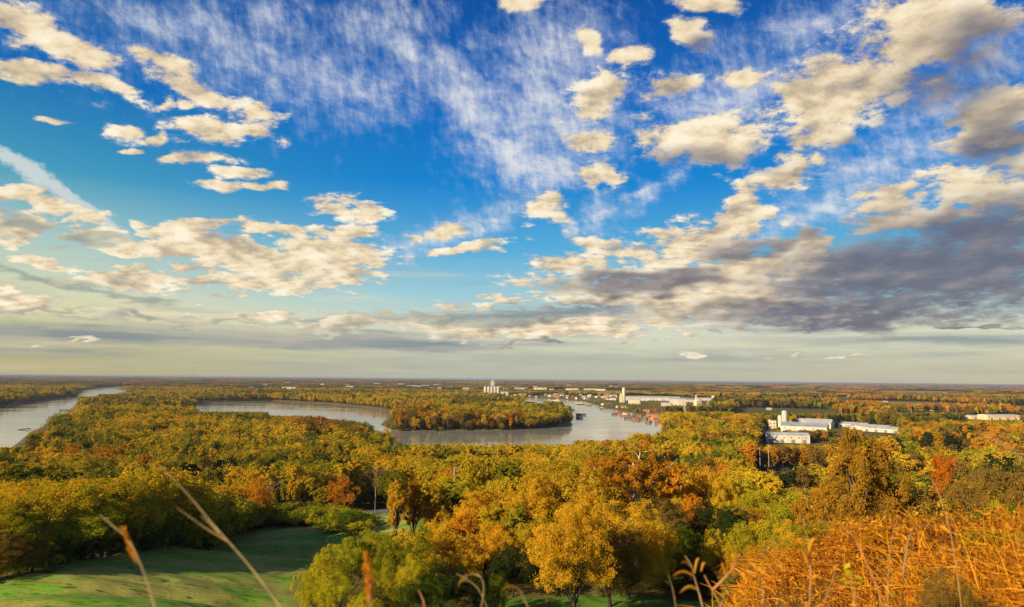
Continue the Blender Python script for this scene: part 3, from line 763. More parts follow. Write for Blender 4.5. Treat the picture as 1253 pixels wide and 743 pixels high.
for i, (px, tp, y, w, lf, sh) in enumerate([
    (830, 566, 205, 40, 'leaf_orange', 'tall'), (858, 572, 196, 44, 'leaf_orange', 'broad'), (884, 580, 186, 44, 'leaf_gold', 'broad'), (905, 584, 190, 46, 'leaf_olive', 'broad'),
    (846, 604, 165, 40, 'leaf_orange', 'broad'), (880, 618, 150, 56, 'leaf_dark', 'round'), (912, 640, 135, 50, 'leaf_olive', 'broad'), (936, 600, 170, 60, 'leaf_olive', 'broad'),
    (880, 650, 134, 44, 'leaf_gold', 'shrub'), (915, 662, 120, 48, 'leaf_orange', 'shrub'), (842, 672, 134, 50, 'leaf_green', 'shrub'), (800, 690, 134, 44, 'leaf_olive', 'shrub'), (868, 690, 130, 50, 'leaf_dark', 'shrub'),
    (900, 700, 118, 44, 'leaf_green', 'shrub'), (820, 640, 142, 46, 'leaf_green', 'round'), (962, 620, 122, 60, 'leaf_olive', 'broad'), (985, 640, 100, 70, 'leaf_gold', 'broad'), (950, 665, 98, 60, 'leaf_brown', 'shrub'),
    (1000, 672, 80, 70, 'leaf_brown', 'shrub'), (1060, 622, 66, 80, 'leaf_brown', 'broad'), (1140, 630, 60, 80, 'leaf_olive', 'broad'), (1195, 622, 56, 70, 'leaf_olive', 'broad'), (1090, 640, 50, 80, 'leaf_green', 'shrub'),
    (1240, 620, 52, 70, 'leaf_olive', 'broad'), (1215, 650, 44, 90, 'leaf_brown', 'shrub'), (760, 690, 126, 46, 'leaf_green', 'shrub'), (650, 640, 136, 44, 'leaf_amber', 'broad'), (720, 600, 140, 60, 'leaf_amber', 'round'), (670, 700, 128, 40, 'leaf_dark', 'shrub'), (1030, 640, 70, 60, 'leaf_orange', 'shrub')]):
    t = hand(px, tp, y, w, sh, lf, None, i % 3, 'bark_dark'); A(t)
# low leafy shrubs inside the brush by the viewpoint
for i, (px, tp, y, w, lf, lb) in enumerate([
    (930, 676, 9.5, 60, 'leaf_brown', 'knee-high russet shrub at the left edge of the brush'), (975, 640, 12.5, 70, 'leaf_olive', 'olive shrub at the crest of the brush left of the big stems'),
    (1040, 655, 10, 60, 'leaf_orange', 'orange shrub in the middle of the brush crest'), (1088, 640, 12, 70, 'leaf_green', 'green shrub poking from the brush crest below the brown gold tree'),
    (1130, 628, 13, 80, 'leaf_brown', 'russet shrub on the brush crest below the red orange tree'), (1180, 612, 12, 90, 'leaf_green', 'green shrub high on the brush crest at right'),
    (1232, 600, 11, 90, 'leaf_orange', 'orange shrub at the right edge of the brush crest'), (1215, 660, 7.5, 80, 'leaf_amber', 'amber shrub inside the brush near the right edge'),
    (1110, 690, 6.5, 70, 'leaf_brown', 'dull brown shrub inside the brush below the looping stem'), (1010, 712, 6.0, 70, 'leaf_orange', 'bright orange shrub low in the brush by the short curved stem'),
    (1160, 672, 8.5, 70, 'leaf_olive', 'olive shrub inside the brush between amber and brown shrubs'), (955, 716, 5.6, 50, 'leaf_green', 'small green shrub at the lower left of the brush')]):
    t = hand(px, tp, y, w, 'shrub', lf, lb, i % 3, 'bark_dark'); t.h = min(max(t.h, .35), 1.3); A(t)
# the belt of trees closing the mown field
top_pts = [(-60, 640), (0, 622), (60, 612), (130, 602), (200, 598), (250, 604), (300, 612), (380, 616), (455, 628)]
fb_ = np.array(FIELD)[3:13]
seg = np.concatenate([[0], np.cumsum(np.linalg.norm(np.diff(fb_, axis=0), axis=1))])
for rowi, (off, dtop, st) in enumerate([(3.0, 26, 4.4), (8.5, 4, 5.6), (17, -12, 7.5), (28, -24, 9)]):
    for s_ in np.arange(0, seg[-1], st):
        x = np.interp(s_, seg, fb_[:, 0]); y = np.interp(s_, seg, fb_[:, 1]) + off + random.uniform(-1.2, 1.2)
        px, _ = project(x, y, 35)
        tp = np.interp(px, [a for a, _ in top_pts], [b for _, b in top_pts])
        hedge = px > 225
        if (hedge and rowi == 3) or px > 446: continue
        if hedge: tp += (10 if rowi == 0 else 0) + random.uniform(-2, 2)
        else: tp += dtop + random.uniform(-7, 8)
        lf = random.choice(['leaf_olive', 'leaf_green', 'leaf_lime'] if hedge else [['leaf_green', 'leaf_olive', 'leaf_green'], ['leaf_olive', 'leaf_lime', 'leaf_olive'], ['leaf_lime', 'leaf_gold', 'leaf_olive'], ['leaf_gold', 'leaf_amber', 'leaf_gold']][rowi])
        if px < 30 and rowi == 0: lf = random.choice(['leaf_orange', 'leaf_brown', 'leaf_olive'])
        t = hand(px, tp, y, (st*2.0 + 3)*F0/y, 'shrub' if hedge or rowi == 0 else random.choice(['round', 'broad', 'shrub']), lf, None, None, 'bark_dark', 20)
        t.group = 'hedge trees along the far edge of the mown field' if hedge else 'trees closing the left side of the mown field'
        A(t)

# --- the rest of the woods: (column range, lowest row that must stay visible, distance of what is seen there)
WIN = [(-400, 34, 546, 1450), (34, 62, 525, 1750), (62, 96, 504, 2150), (96, 120, 485, 2600), (118, 160, 482, 4000), (240, 330, 503, 1950), (330, 400, 508, 1800), (400, 455, 511, 1600), (455, 482, 518, 1400),
       (482, 700, 542, 940), (700, 765, 537, 1600), (765, 812, 528, 1500), (812, 900, 503, 1500), (690, 812, 496, 2300), (600, 690, 490, 2000), (928, 1016, 543, 840), (930, 1030, 525, 1095), (1020, 1102, 533, 985), (1020, 1102, 528, 1040), (1020, 1080, 524, 1110),
       (1175, 1253, 514, 1350), (448, 522, 645, 292), (955, 1012, 596, 415), (1100, 1192, 576, 470), (900, 1060, 505, 1500), (760, 870, 496, 2200), (800, 830, 584, 480), (925, 952, 575, 560), (1096, 1180, 504, 1650),
       (812, 1000, 600, 205), (1000, 1110, 606, 150), (1110, 1300, 590, 150), (640, 815, 600, 200), (-200, 460, 575, 262), (510, 640, 600, 220), (700, 830, 560, 330), (830, 930, 548, 420), (1000, 1110, 560, 290), (1190, 1400, 545, 230),
       (-200, 800, 552, 470), (800, 936, 530, 560)]
BLD = []   # footprints kept free of trees: (x, y, radius)
def put_ok(x, y, z, h, w):
    """height that keeps the sight lines in WIN open, or 0"""
    px, tp = project(x, y, z + h); wp = w*F0/y
    _, base = project(x, y, z)
    lim = -1e9
    for a, b, row, dist in WIN:
        if y < dist - 5 and px + wp*.8 > a and px - wp*.8 < b: lim = max(lim, row)
    if tp < lim:
        lo, hi = 0.0, h
        for _ in range(12):
            m_ = (lo+hi)/2
            if project(x, y, z + m_)[1] > lim: lo = m_
            else: hi = m_
        h2 = lo*random.uniform(.84, 1.0)
        return h2 if h2 > h*.42 and h2 > 4.5 else 0
    return h
KEEP = [(FIELD, 5.5), (LAWN, 4), (CLEAR, 4), (TAN[1], 4), (GRN[2], 4)]
LAKEd = LAKE; 
def pick_leaf(px, y, x):
    zn = float(vnoise(x, y, 70, 21)); r_ = random.random()
    rightness = np.clip((px - 700)/350, 0, 1)
    if r_ < .06 + .03*rightness: return 'leaf_dark' if random.random() < .3 + .5*rightness else 'twig'
    v = zn*.55 + r_*.45
    if random.random() < rightness*.75:
        return random.choice(['leaf_orange', 'leaf_rust']) if v > .64 else 'leaf_brown' if v > .52 else 'leaf_gold' if v > .44 else 'leaf_olive' if v > .34 else 'leaf_dark'
    return 'leaf_orange' if v > .80 else 'leaf_gold' if v > .46 else 'leaf_olive' if v > .30 else 'leaf_green' if v > .16 else 'leaf_brown'
# ================================================================== road
ROAD = np.array([(-330, 372), (-230, 322), (-150, 296), (-90, 283), (-40, 276), (10, 292), (60, 360), (96, 440), (120, 500), (165, 640), (250, 900), (330, 1250)], float)
def cr(P, n):
    """Catmull-Rom through P"""
    P = np.asarray(P, float); Q = np.vstack([2*P[0]-P[1], P, 2*P[-1]-P[-2]]); o_ = []
    for i in range(1, len(Q)-2):
        t = np.linspace(0, 1, n, endpoint=False)[:, None]
        o_.append(.5*((2*Q[i]) + (-Q[i-1]+Q[i+1])*t + (2*Q[i-1]-5*Q[i]+4*Q[i+1]-Q[i+2])*t*t + (-Q[i-1]+3*Q[i]-3*Q[i+1]+Q[i+2])*t**3))
    return np.vstack(o_ + [P[-1:]])
RC = cr(ROAD, 14)
def ROADSD(x, y):
    return np.sqrt(np.min((RC[:, 0]-x)**2 + (RC[:, 1]-y)**2))
def ribbon(name, hw, off, dz, m):
    T = np.gradient(RC, axis=0); T /= np.linalg.norm(T, axis=1, keepdims=True); Nn = np.stack([-T[:, 1], T[:, 0]], -1)
    L = RC + Nn*(off+hw); R = RC + Nn*(off-hw)
    z = gz(RC[:, 0], RC[:, 1]); z2 = np.maximum(gz(L[:, 0], L[:, 1]), gz(R[:, 0], R[:, 1])); z = np.maximum(z, z2) + .12 + dz
    V = np.concatenate([np.c_[L, z], np.c_[R, z]]); k = len(RC); i = np.arange(k-1)
    me = mesh_np(name, V, np.stack([i, i+1, i+1+k, i+k], -1), m)
    return tag(link(bpy.data.objects.new(name, me)), kind='structure')
M['asphalt'] = plain('asphalt', (.13, .12, .125), .9, c2=(.09, .085, .09), scale=.8)
M['road_paint'] = plain('road_paint', (.55, .50, .35), .8)
ribbon('road', 4.2, 0, 0, M['asphalt']); ribbon('road_edge_line', .12, 3.6, .006, M['road_paint']); ribbon('road_edge_line', .12, -3.6, .006, M['road_paint']); ribbon('road_centre_line', .12, 0, .006, M['road_paint'])
BLD += [(*unproj(955, 538, 2), 26), (*unproj(985, 534, 2), 30), (*unproj(960, 524, 2), 34), (*unproj(988, 526, 2), 22), (*unproj(1045, 523, 2), 30), (*unproj(1075, 527, 2), 34), (*unproj(1092, 529, 2), 20), (*unproj(1213, 513, 2), 62), (*unproj(1000, 524, 2), 30),
        (*unproj(1140, 503, 2), 60), (*unproj(1110, 503, 2), 50)]
far_b = [(372, 471.5, 70), (352, 470, 60), (330, 470.5, 40), (449, 473, 50), (462, 471.5, 70), (478, 474.5, 90), (491, 472, 60), (505, 475, 80), (520, 474.5, 60), (536, 473, 80), (552, 475, 90), (578, 477.5, 80), (590, 478, 60), (618, 481, 60), (300, 474, 50), (315, 472.5, 40),
         (402, 472, 50), (425, 473.5, 40), (636, 479, 60), (660, 478, 60), (700, 479, 80), (722, 480, 70), (508, 481.5, 200), (941, 502, 12), (905, 492, 24), (1083, 492.5, 16)]
rt_ = random.Random(4)
far_c = [(rt_.uniform(440, 760) if i % 4 else rt_.uniform(300, 440), rt_.uniform(472.5, 479.5), rt_.uniform(28, 60)) for i in range(40)]
BLD += [(*(unproj(px, row, 2)*.98), 85) for px, row, _ in far_c]
BLD += [(*(unproj(px, row, 2)*.985), 120 if unproj(px, row, 2)[1] > 2500 else 18) for px, row, _ in far_b]
BLD += [(*(unproj(603, 483.5, 2)*.97), 150), (*unproj(603, 483.5, 2), 120)]
# --- candidates near the viewpoint, one by one
sp = 7.6
cand = []
for gy_ in np.arange(52, 640, sp):
    for gx_ in np.arange(-gy_*1.0 - 30, gy_*1.0 + 30, sp):
        cand.append((gx_ + random.uniform(-.42, .42)*sp, gy_ + random.uniform(-.42, .42)*sp))
cand = np.array(cand)
ok = np.ones(len(cand), bool)
for P, mgn in KEEP: ok &= poly_sd(cand[:, 0], cand[:, 1], P) > mgn
ok &= water_sd(cand[:, 0], cand[:, 1]) > 3
ok &= ~((cand[:, 1] < 112) & (cand[:, 0] < 60))
ok &= ~((cand[:, 1] < 100) & (cand[:, 0] < 75))
ok &= ~((cand[:, 1] < 62) & (cand[:, 0] < 62))
cpx, crow = project(cand[:, 0], cand[:, 1], gz(cand[:, 0], cand[:, 1]))
fieldrow = np.interp(cpx, [-60, 0, 130, 200, 290, 340, 400, 460], [722, 712, 681, 671, 648, 643, 647, 664])
ok &= ~((cpx < 470) & (crow > fieldrow - 6))
ok &= ~((cpx > 560) & (cpx < 860) & (crow > 714))
cand = cand[ok]
hx = np.array([(t.x, t.y, t.w) for t in S])
zc = gz(cand[:, 0], cand[:, 1])
near = []
for (x, y), z in zip(cand, zc):
    if min((hx[:, 0]-x)**2 + (hx[:, 1]-y)**2 - (hx[:, 2]*.8+1.0)**2) < 0: continue
    if any((x-bx)**2 + (y-by)**2 < br*br for bx, by, br in BLD): continue
    if ROADSD is not None and abs(float(ROADSD(x, y))) < 6 + (y < 300)*2: continue
    px, _ = project(x, y, z + 8)
    h = random.uniform(11, 23) if y > 240 else random.uniform(9, 16)
    if y > 470: h = random.uniform(15, 26)
    lf = pick_leaf(px, y, x)
    sh = 'bare' if lf == 'twig' else random.choice(['tall', 'tall', 'tall', 'tall', 'broad', 'round'] if y > 240 else ['broad', 'round', 'tall', 'shrub'])
    w = h*{'broad': .38, 'tall': .185, 'round': .42, 'shrub': .5, 'bare': .26}[sh]*random.uniform(.9, 1.25)
    h2 = put_ok(x, y, z, h, w)
    if h2 <= 0: 
        h2 = put_ok(x, y, z, random.uniform(4.6, 7), 3)
        if h2 <= 0: continue
        sh = 'shrub' if lf != 'twig' else 'bare'; w = h2*.6
    w *= (h2/h)**.5 if sh != 'shrub' else 1
    near.append(spec(x, y, h2, max(w, 2.2), sh, lf, None, 'twig' if lf == 'twig' else random.choice(['bark', 'bark_dark']), z=z))
S += near
# which of them the viewpoint sees: a coarse depth pass, nearest first
S.sort(key=lambda t: math.hypot(t.x, t.y))
q = 3.0
cover = np.zeros((int(H0/q)+2, int(W0/q)+2), bool)
iy, ix = np.mgrid[0:cover.shape[0], 0:cover.shape[1]]
single, rest = [], []
for t in S:
    px, tp = project(t.x, t.y, t.z + t.h); _, bs = project(t.x, t.y, t.z + t.h*(0 if t.shape == 'shrub' else .12)); wp = t.w*F0/math.hypot(t.x, t.y)*.95
    x0, x1, y0, y1 = [int(v) for v in ((px-wp)/q, (px+wp)/q + 1, tp/q, bs/q + 1)]
    t.vis = 0
    if x1 <= 0 or x0 >= cover.shape[1] or y1 <= 0 or y0 >= cover.shape[0]: 
        if t.y > 60: rest.append(t)
        continue
    sx, sy = slice(max(x0, 0), x1), slice(max(y0, 0), y1)
    e = ((ix[sy, sx]*q - px)/max(wp, 1))**2 + ((iy[sy, sx]*q - (tp+bs)/2)/max((bs-tp)/2, 1))**2 < 1
    new = e & ~cover[sy, sx]
    t.vis = int(new.sum())
    cover[sy, sx] |= e if t.shape != 'bare' else False
    (single if t.vis*q*q > 40 or t.label else rest).append(t)
byk = {}
for t in single: byk.setdefault(KINDNAME[t.leaf][0] if t.shape not in ('shrub', 'column') else t.shape, []).append(t)
final = []
for k, L in byk.items():
    L.sort(key=lambda t: (t.label is None, -t.vis))
    final += L[:230]; rest += L[230:]
def side_words(px):
    return ('far left', 'left', 'left centre', 'centre', 'right centre', 'right', 'far right')[int(np.clip(px, 0, 1252)/179)]
LAND = [(0, 150, 'by left river'), (150, 300, 'above mown field'), (300, 470, 'behind hedge row'), (470, 520, 'past road gap'), (520, 700, 'behind central clump'), (700, 830, 'around white-branched tree'),
        (830, 935, 'below harbour works'), (935, 1035, 'below silo plant'), (1035, 1110, 'below striped sheds'), (1110, 1190, 'around marker-stone lawn'), (1190, 1253, 'below cream building')]
ORD = ['first', 'second', 'third', 'fourth', 'fifth', 'sixth', 'seventh', 'eighth', 'ninth', 'tenth', 'eleventh', 'twelfth', 'thirteenth', 'fourteenth', 'fifteenth', 'sixteenth']
same = {}
for t in final:
    if not t.label:
        px, _ = project(t.x, t.y, t.z + t.h*.5); d = math.hypot(t.x, t.y)
        band = 'on near slope' if d < 150 else 'on mid slope' if d < 240 else 'at bluff foot' if d < 340 else 'on river plain' if d < 470 else 'near harbour bank'
        lm = next((w for a, b, w in LAND if a <= px < b), 'at view edge')
        size = 'low' if t.h < 8 else 'big' if t.h > 17 else 'mid-sized'
        kw = 'shrub' if t.shape == 'shrub' else 'tree'
        t.base = f"{size} {SHW[t.shape]} {COLW[t.leaf]} {kw} {lm}, {band}"
        t.group = t.group or f"{kw}s {lm} {band}"
        same.setdefault(t.base, []).append((px, t))
for b_, L in same.items():
    L.sort(key=lambda q_: q_[0])
    for i, (px, t) in enumerate(L):
        t.label = b_ if len(L) == 1 else ('leftmost ' + b_) if i == 0 else ('rightmost ' + b_) if i == len(L)-1 else f"{ORD[i]} from left {b_}" if i < len(ORD) else b_
for t in final: place(t)
print('singles', len(final), {k: len(v) for k, v in byk.items()}, 'rest', len(rest))

# --- the woods that read as one mass
lib = bpy.data.collections.new('woodland_sources')
LIBN = []
def lib_add(me):
    o = bpy.data.objects.new('w%03d' % len(LIBN), me); lib.objects.link(o); LIBN.append(me); return len(LIBN) - 1
def joined(shape, lod, leafm, seed, bark, n=None, leaf=None, squash=.85, H=18.0, clumps=None):
    if shape == 'bare':
        V, F = twigs_np(H, seed, 3)
        return mesh_np('wood', V, F, [M[bark]])
    nn, lf = (n, leaf) if n else LOD[lod]
    V, F, C, rc = crown_np(shape, H, nn, lf, seed*31 + len(shape), clumps, squash)
    T, TF = limbs_np(shape, H, C, seed, n=3)
    return mesh_np('wood', np.concatenate([V, T]), np.concatenate([F, TF + len(V)]), [M[leafm], M[bark]], fm=np.r_[np.zeros(len(F)), np.ones(len(TF))])
IDX = {}
for lf in ['leaf_gold', 'leaf_amber', 'leaf_olive', 'leaf_green', 'leaf_orange', 'leaf_brown', 'leaf_dark', 'leaf_lime', 'leaf_rust']:
    for si, sh in enumerate(['tall', 'tall', 'broad']):
        for sd_ in range(2): IDX.setdefault(('A', lf), []).append(lib_add(joined(sh, 'far', lf, sd_ + 3*si, 'bark')))
        IDX.setdefault(('B', lf), []).append(lib_add(joined(sh, None, lf, 5 + si, 'bark', n=420, leaf=1.7)))
for lf in ['leaf_gold', 'leaf_amber', 'leaf_olive', 'leaf_green', 'leaf_orange', 'leaf_brown', 'leaf_dark', 'leaf_lime', 'leaf_rust']:
    IDX[('S', lf)] = [lib_add(joined('shrub', 'far', lf, s_, 'bark_dark')) for s_ in range(2)]
IDX[('A', 'twig')] = [lib_add(joined('bare', 'far', None, s_, 'twig')) for s_ in range(2)]
IDX[('B', 'twig')] = IDX[('B', 'leaf_brown')]
def mound(seed, leafm, R, Hh, n, leaf):
    r = np.random.default_rng(seed)
    xy = r.uniform(-R, R, (n, 2)); hh = fbm(xy[:, 0], xy[:, 1], R*.35, 3, seed)
    z = Hh*(.55 + .9*(hh - .3)) * r.uniform(.5, 1, n)**.3
    P = np.stack([xy[:, 0], xy[:, 1], z], -1)
    nn = r.normal(0, .6, (n, 3)); nn[:, 2] += .9; nn /= np.linalg.norm(nn, axis=1, keepdims=True)
    a = np.cross(nn, r.normal(size=(n, 3))); a /= np.linalg.norm(a, axis=1, keepdims=True); b = np.cross(nn, a)
    sz = leaf*r.uniform(.6, 1.3, n)[:, None]*.5
    V = np.stack([P-a*sz, P-b*sz*.7, P+a*sz, P+b*sz*.7], 1).reshape(-1, 3)
    return mesh_np('wood', V, np.arange(n*4).reshape(-1, 4), [M[leafm]])
for lf in ['leaf_gold', 'leaf_olive', 'leaf_green', 'leaf_orange', 'leaf_brown', 'leaf_dark']:
    IDX[('C', lf)] = [lib_add(mound(3, lf, 32, 17, 1100, 4.2)), lib_add(mound(9, lf, 32, 17, 1100, 4.2))]
    IDX[('D', lf)] = [lib_add(mound(4, lf, 130, 18, 1500, 14))]
pts, ids, scl, rot = [], [], [], []
def addp(x, y, z, i, s, sz):
    pts.append((x, y, z)); ids.append(i); scl.append((s, s, sz)); rot.append(random.uniform(0, 6.28))
for t in rest:
    if 120 < t.y and random.random() < .5: addp(t.x + random.uniform(-3.5, 3.5), t.y + random.uniform(1, 4), t.z - .1, random.choice(IDX[('A', random.choice(['leaf_green', 'leaf_dark']))]), .6, min(t.h*.6, 8)/18)  # added green understorey, dark leaf colour also standing in for shade under crowns
    addp(t.x, t.y, t.z - .1, random.choice(IDX[('S' if t.shape == 'shrub' else 'A', t.leaf)]), t.w/11.0 if t.shape == 'shrub' else t.w/6.0 if t.shape != 'bare' else t.h/18, t.h/18)
# bushes closing the foot of the wood along the mown field
for s_ in np.arange(0, seg[-1], 2.3):
    x = np.interp(s_, seg, fb_[:, 0]) + random.uniform(-.8, .8); y = np.interp(s_, seg, fb_[:, 1]) + 1.4 + random.uniform(-.8, .8)
    if project(x, y, 33)[0] > 440: continue
    addp(x, y, gz1(x, y) - .25, random.choice(IDX[('S', random.choice(['leaf_green', 'leaf_olive', 'leaf_green', 'leaf_dark', 'leaf_lime']))]), random.uniform(.2, .34), random.uniform(3.0, 6.0)/18)
n_near = len(pts)
# which ground carries woods: open ground around the town, banks, water and fields
OPEN = [(P, 4) for P in TAN + GRN] + [(SAND, 0)] + [
    (U([(590, 484.5), (640, 486.5), (690, 488), (720, 491), (745, 500), (775, 504), (800, 509), (818, 516), (815, 500), (790, 493), (770, 491), (740, 488), (700, 485.5), (640, 483.5), (600, 482)], 2), 0),
    (U([(755, 494), (860, 499), (880, 493), (860, 487.5), (755, 486)], 2), 0)]
def scatter(y0, y1, sp_, lodk, hgt, keepf, half=1.0):
    yy = np.arange(y0, y1, sp_)
    P = np.concatenate([np.stack([np.arange(-y*half - 60, y*half + 60, sp_), np.full(len(np.arange(-y*half - 60, y*half + 60, sp_)), y)], -1) for y in yy])
    P = P + rng.uniform(-.46, .46, P.shape)*sp_
    wd = water_sd(P[:, 0], P[:, 1]); okk = wd > (2.5 if sp_ < 20 else sp_*.35)
    for Q, mg in OPEN: okk &= poly_sd(P[:, 0], P[:, 1], Q) > mg
    P = P[okk]; wd = wd[okk]
    P_z = gz(P[:, 0], P[:, 1])
    zn = fbm(P[:, 0], P[:, 1], 260, 3, 31); clearn = fbm(P[:, 0], P[:, 1], 900, 3, 41); zf = fbm(P[:, 0], P[:, 1], 60, 2, 51)
    for (x, y), z, v, cl, w_, f_ in zip(P, P_z, zn, clearn, wd, zf):
        if y > 1300 and cl > keepf(x, y): continue
        if any((x-bx)**2 + (y-by)**2 < br*br for bx, by, br in BLD): continue
        if ROADSD is not None and y < 900 and abs(float(ROADSD(x, y))) < 7: continue
        h = random.uniform(*hgt)*(.8 + .45*f_)
        px, _ = project(x, y, z + 8)
        if 225 < px < 470 and 560 < y < 1500 and w_ < 70: h *= .72
        h = put_ok(x, y, z, h, 5) if lodk in 'AB' else (put_ok(x, y, z, h, 25) if y < 3000 else h)
        if h <= 0: continue
        vv = v*.62 + random.random()*.38
        right = np.clip((px-760)/220, 0, 1)
        if 225 < px < 640 and w_ < 90 and y < 1500 and random.random() < .6 and (y > 850 or px < 480): lf = 'leaf_brown' if random.random() < .6 else 'leaf_orange'
        elif random.random() < right*.85: lf = 'leaf_orange' if vv > .60 else 'leaf_brown' if vv > .47 else 'leaf_olive' if vv > .43 else random.choice(['leaf_dark', 'leaf_green', 'leaf_dark'])
        elif y > 3500: lf = 'leaf_brown' if vv > .55 else 'leaf_orange' if vv > .50 else 'leaf_olive' if vv > .42 else 'leaf_dark' if vv > .36 else 'leaf_green'
        else: lf = 'leaf_gold' if vv > .50 else 'leaf_olive' if vv > .37 else 'leaf_green' if vv > .30 else 'leaf_brown'
        k = IDX[(lodk, lf)]
        if lodk in 'AB' and y < 1600:      # green understorey between the stems; its darker leaves also imitate shade
            addp(x + random.uniform(-4, 4), y + random.uniform(-4, 4), z - .2, random.choice(IDX[(lodk, random.choice(['leaf_green', 'leaf_dark', 'leaf_olive']))]), random.uniform(.5, .8), min(h, random.uniform(6, 11))/18)
        addp(x, y, z - .2, random.choice(k), h/18*(1.0 if lodk in 'CD' else random.uniform(.85, 1.25)) if lodk in 'AB' else random.uniform(.9, 1.2), h/18)
cl_ = lambda k: (lambda x, y: k if x > .02*y else k + .25)
scatter(640, 1150, 7.4, 'A', (14, 27), lambda x, y: 2)
scatter(1150, 3000, 12.5, 'B', (16, 25), cl_(.60))
scatter(3000, 7000, 44, 'C', (13, 20), cl_(.53))
scatter(7000, 30000, 190, 'D', (12, 20), lambda x, y: .56)
# low scrub along the working bank of the harbour
for _ in range(420):
    px, row = random.uniform(600, 825), random.uniform(484, 522)
    x, y = unproj(px, row, 2)
    if poly_sd(np.array([x]), np.array([y]), OPEN[-2][0])[0] > 0 and poly_sd(np.array([x]), np.array([y]), OPEN[-1][0])[0] > 0: continue
    if water_sd(np.array([x]), np.array([y]))[0] < 6: continue
    h = random.uniform(4, 9); lf = random.choice(['leaf_gold', 'leaf_orange', 'leaf_olive', 'leaf_brown', 'leaf_orange'])
    addp(x, y, gz1(x, y) - .2, random.choice(IDX[('B', lf)]), h/18*1.5, h/18)
def woodland(name, sl_, label):
    P = np.array(pts[sl_]); 
    me = mesh_np(name, P, np.zeros((0, 3), int), [], attrs={'pick': ('INT', ids[sl_]), 'siz': ('FLOAT_VECTOR', scl[sl_]), 'rot': ('FLOAT_VECTOR', [(0, 0, r) for r in rot[sl_]])})
    o = link(bpy.data.objects.new(name, me)); tag(o, label, 'woods', kind='stuff')
    ng = bpy.data.node_groups.new(name + '_nodes', 'GeometryNodeTree')
    ng.interface.new_socket('Geometry', in_out='INPUT', socket_type='NodeSocketGeometry'); ng.interface.new_socket('Geometry', in_out='OUTPUT', socket_type='NodeSocketGeometry')
    gi_, go_ = ng.nodes.new('NodeGroupInput'), ng.nodes.new('NodeGroupOutput')
    iop = ng.nodes.new('GeometryNodeInstanceOnPoints'); ci = ng.nodes.new('GeometryNodeCollectionInfo')
    ci.inputs['Collection'].default_value = lib; ci.inputs['Separate Children'].default_value = True; ci.inputs['Reset Children'].default_value = True
    def na(nm, ty):
        a_ = ng.nodes.new('GeometryNodeInputNamedAttribute'); a_.data_type = ty; a_.inputs['Name'].default_value = nm
        return next(o_ for o_ in a_.outputs if o_.enabled and o_.name == 'Attribute')
    L_ = ng.links.new
    L_(gi_.outputs[0], iop.inputs['Points']); L_(ci.outputs[0], iop.inputs['Instance']); iop.inputs['Pick Instance'].default_value = True
    L_(na('pick', 'INT'), iop.inputs['Instance Index']); L_(na('siz', 'FLOAT_VECTOR'), iop.inputs['Scale'])
    er = ng.nodes.new('FunctionNodeEulerToRotation'); L_(na('rot', 'FLOAT_VECTOR'), er.inputs[0]); L_(er.outputs[0], iop.inputs['Rotation'])
    L_(iop.outputs[0], go_.inputs[0])
    o.modifiers.new('scatter', 'NODES').node_group = ng
    return o
woodland('woodland', slice(0, None), 'unbroken autumn woods covering the river plain to the horizon')
print('woods points', len(pts))
# ================================================================== buildings
M['white'] = plain('white_cladding', (.64, .58, .47), .6, c2=(.46, .41, .33), scale=.08, streak=True)
M['cream'] = plain('cream_wall', (.70, .58, .36), .7, c2=(.55, .45, .28), scale=.1, streak=True)
M['concrete'] = plain('pale_concrete', (.62, .57, .47), .8, c2=(.40, .36, .30), scale=.25, streak=True, bump=.1)
M['grey_roof'] = plain('grey_metal_roof', (.42, .42, .43), .45, c2=(.30, .30, .32), scale=.1)
M['white_roof'] = plain('white_metal_roof', (.55, .55, .55), .5, c2=(.40, .40, .42), scale=.1)
M['red_roof'] = plain('rust_red_roof', (.30, .12, .07), .8, scale=.3)
M['brown_roof'] = plain('brown_roof', (.17, .12, .09), .85, scale=.3)
M['brick'] = plain('brick_wall', (.36, .18, .10), .85, scale=.3)
M['glass'] = plain('dark_glass', (.05, .06, .07), .15, var=.1)
M['door'] = plain('grey_door', (.22, .22, .23), .6)
M['steel'] = plain('galvanised_steel', (.45, .44, .42), .45, .6)
M['wood'] = plain('weathered_wood', (.30, .24, .17), .9)
M['rust'] = plain('rusty_steel', (.26, .10, .045), .8, c2=(.12, .06, .04), scale=.25, streak=True)
M['hull_dark'] = plain('dark_hull_paint', (.05, .05, .06), .6, c2=(.12, .07, .05), scale=.2)
M['hull_grey'] = plain('grey_hull_paint', (.22, .23, .25), .6, c2=(.13, .13, .14), scale=.2)
M['orange_rust'] = plain('orange_rust', (.52, .19, .05), .8, c2=(.30, .11, .04), scale=.2)
M['stone'] = plain('pale_stone', (.62, .60, .54), .8)

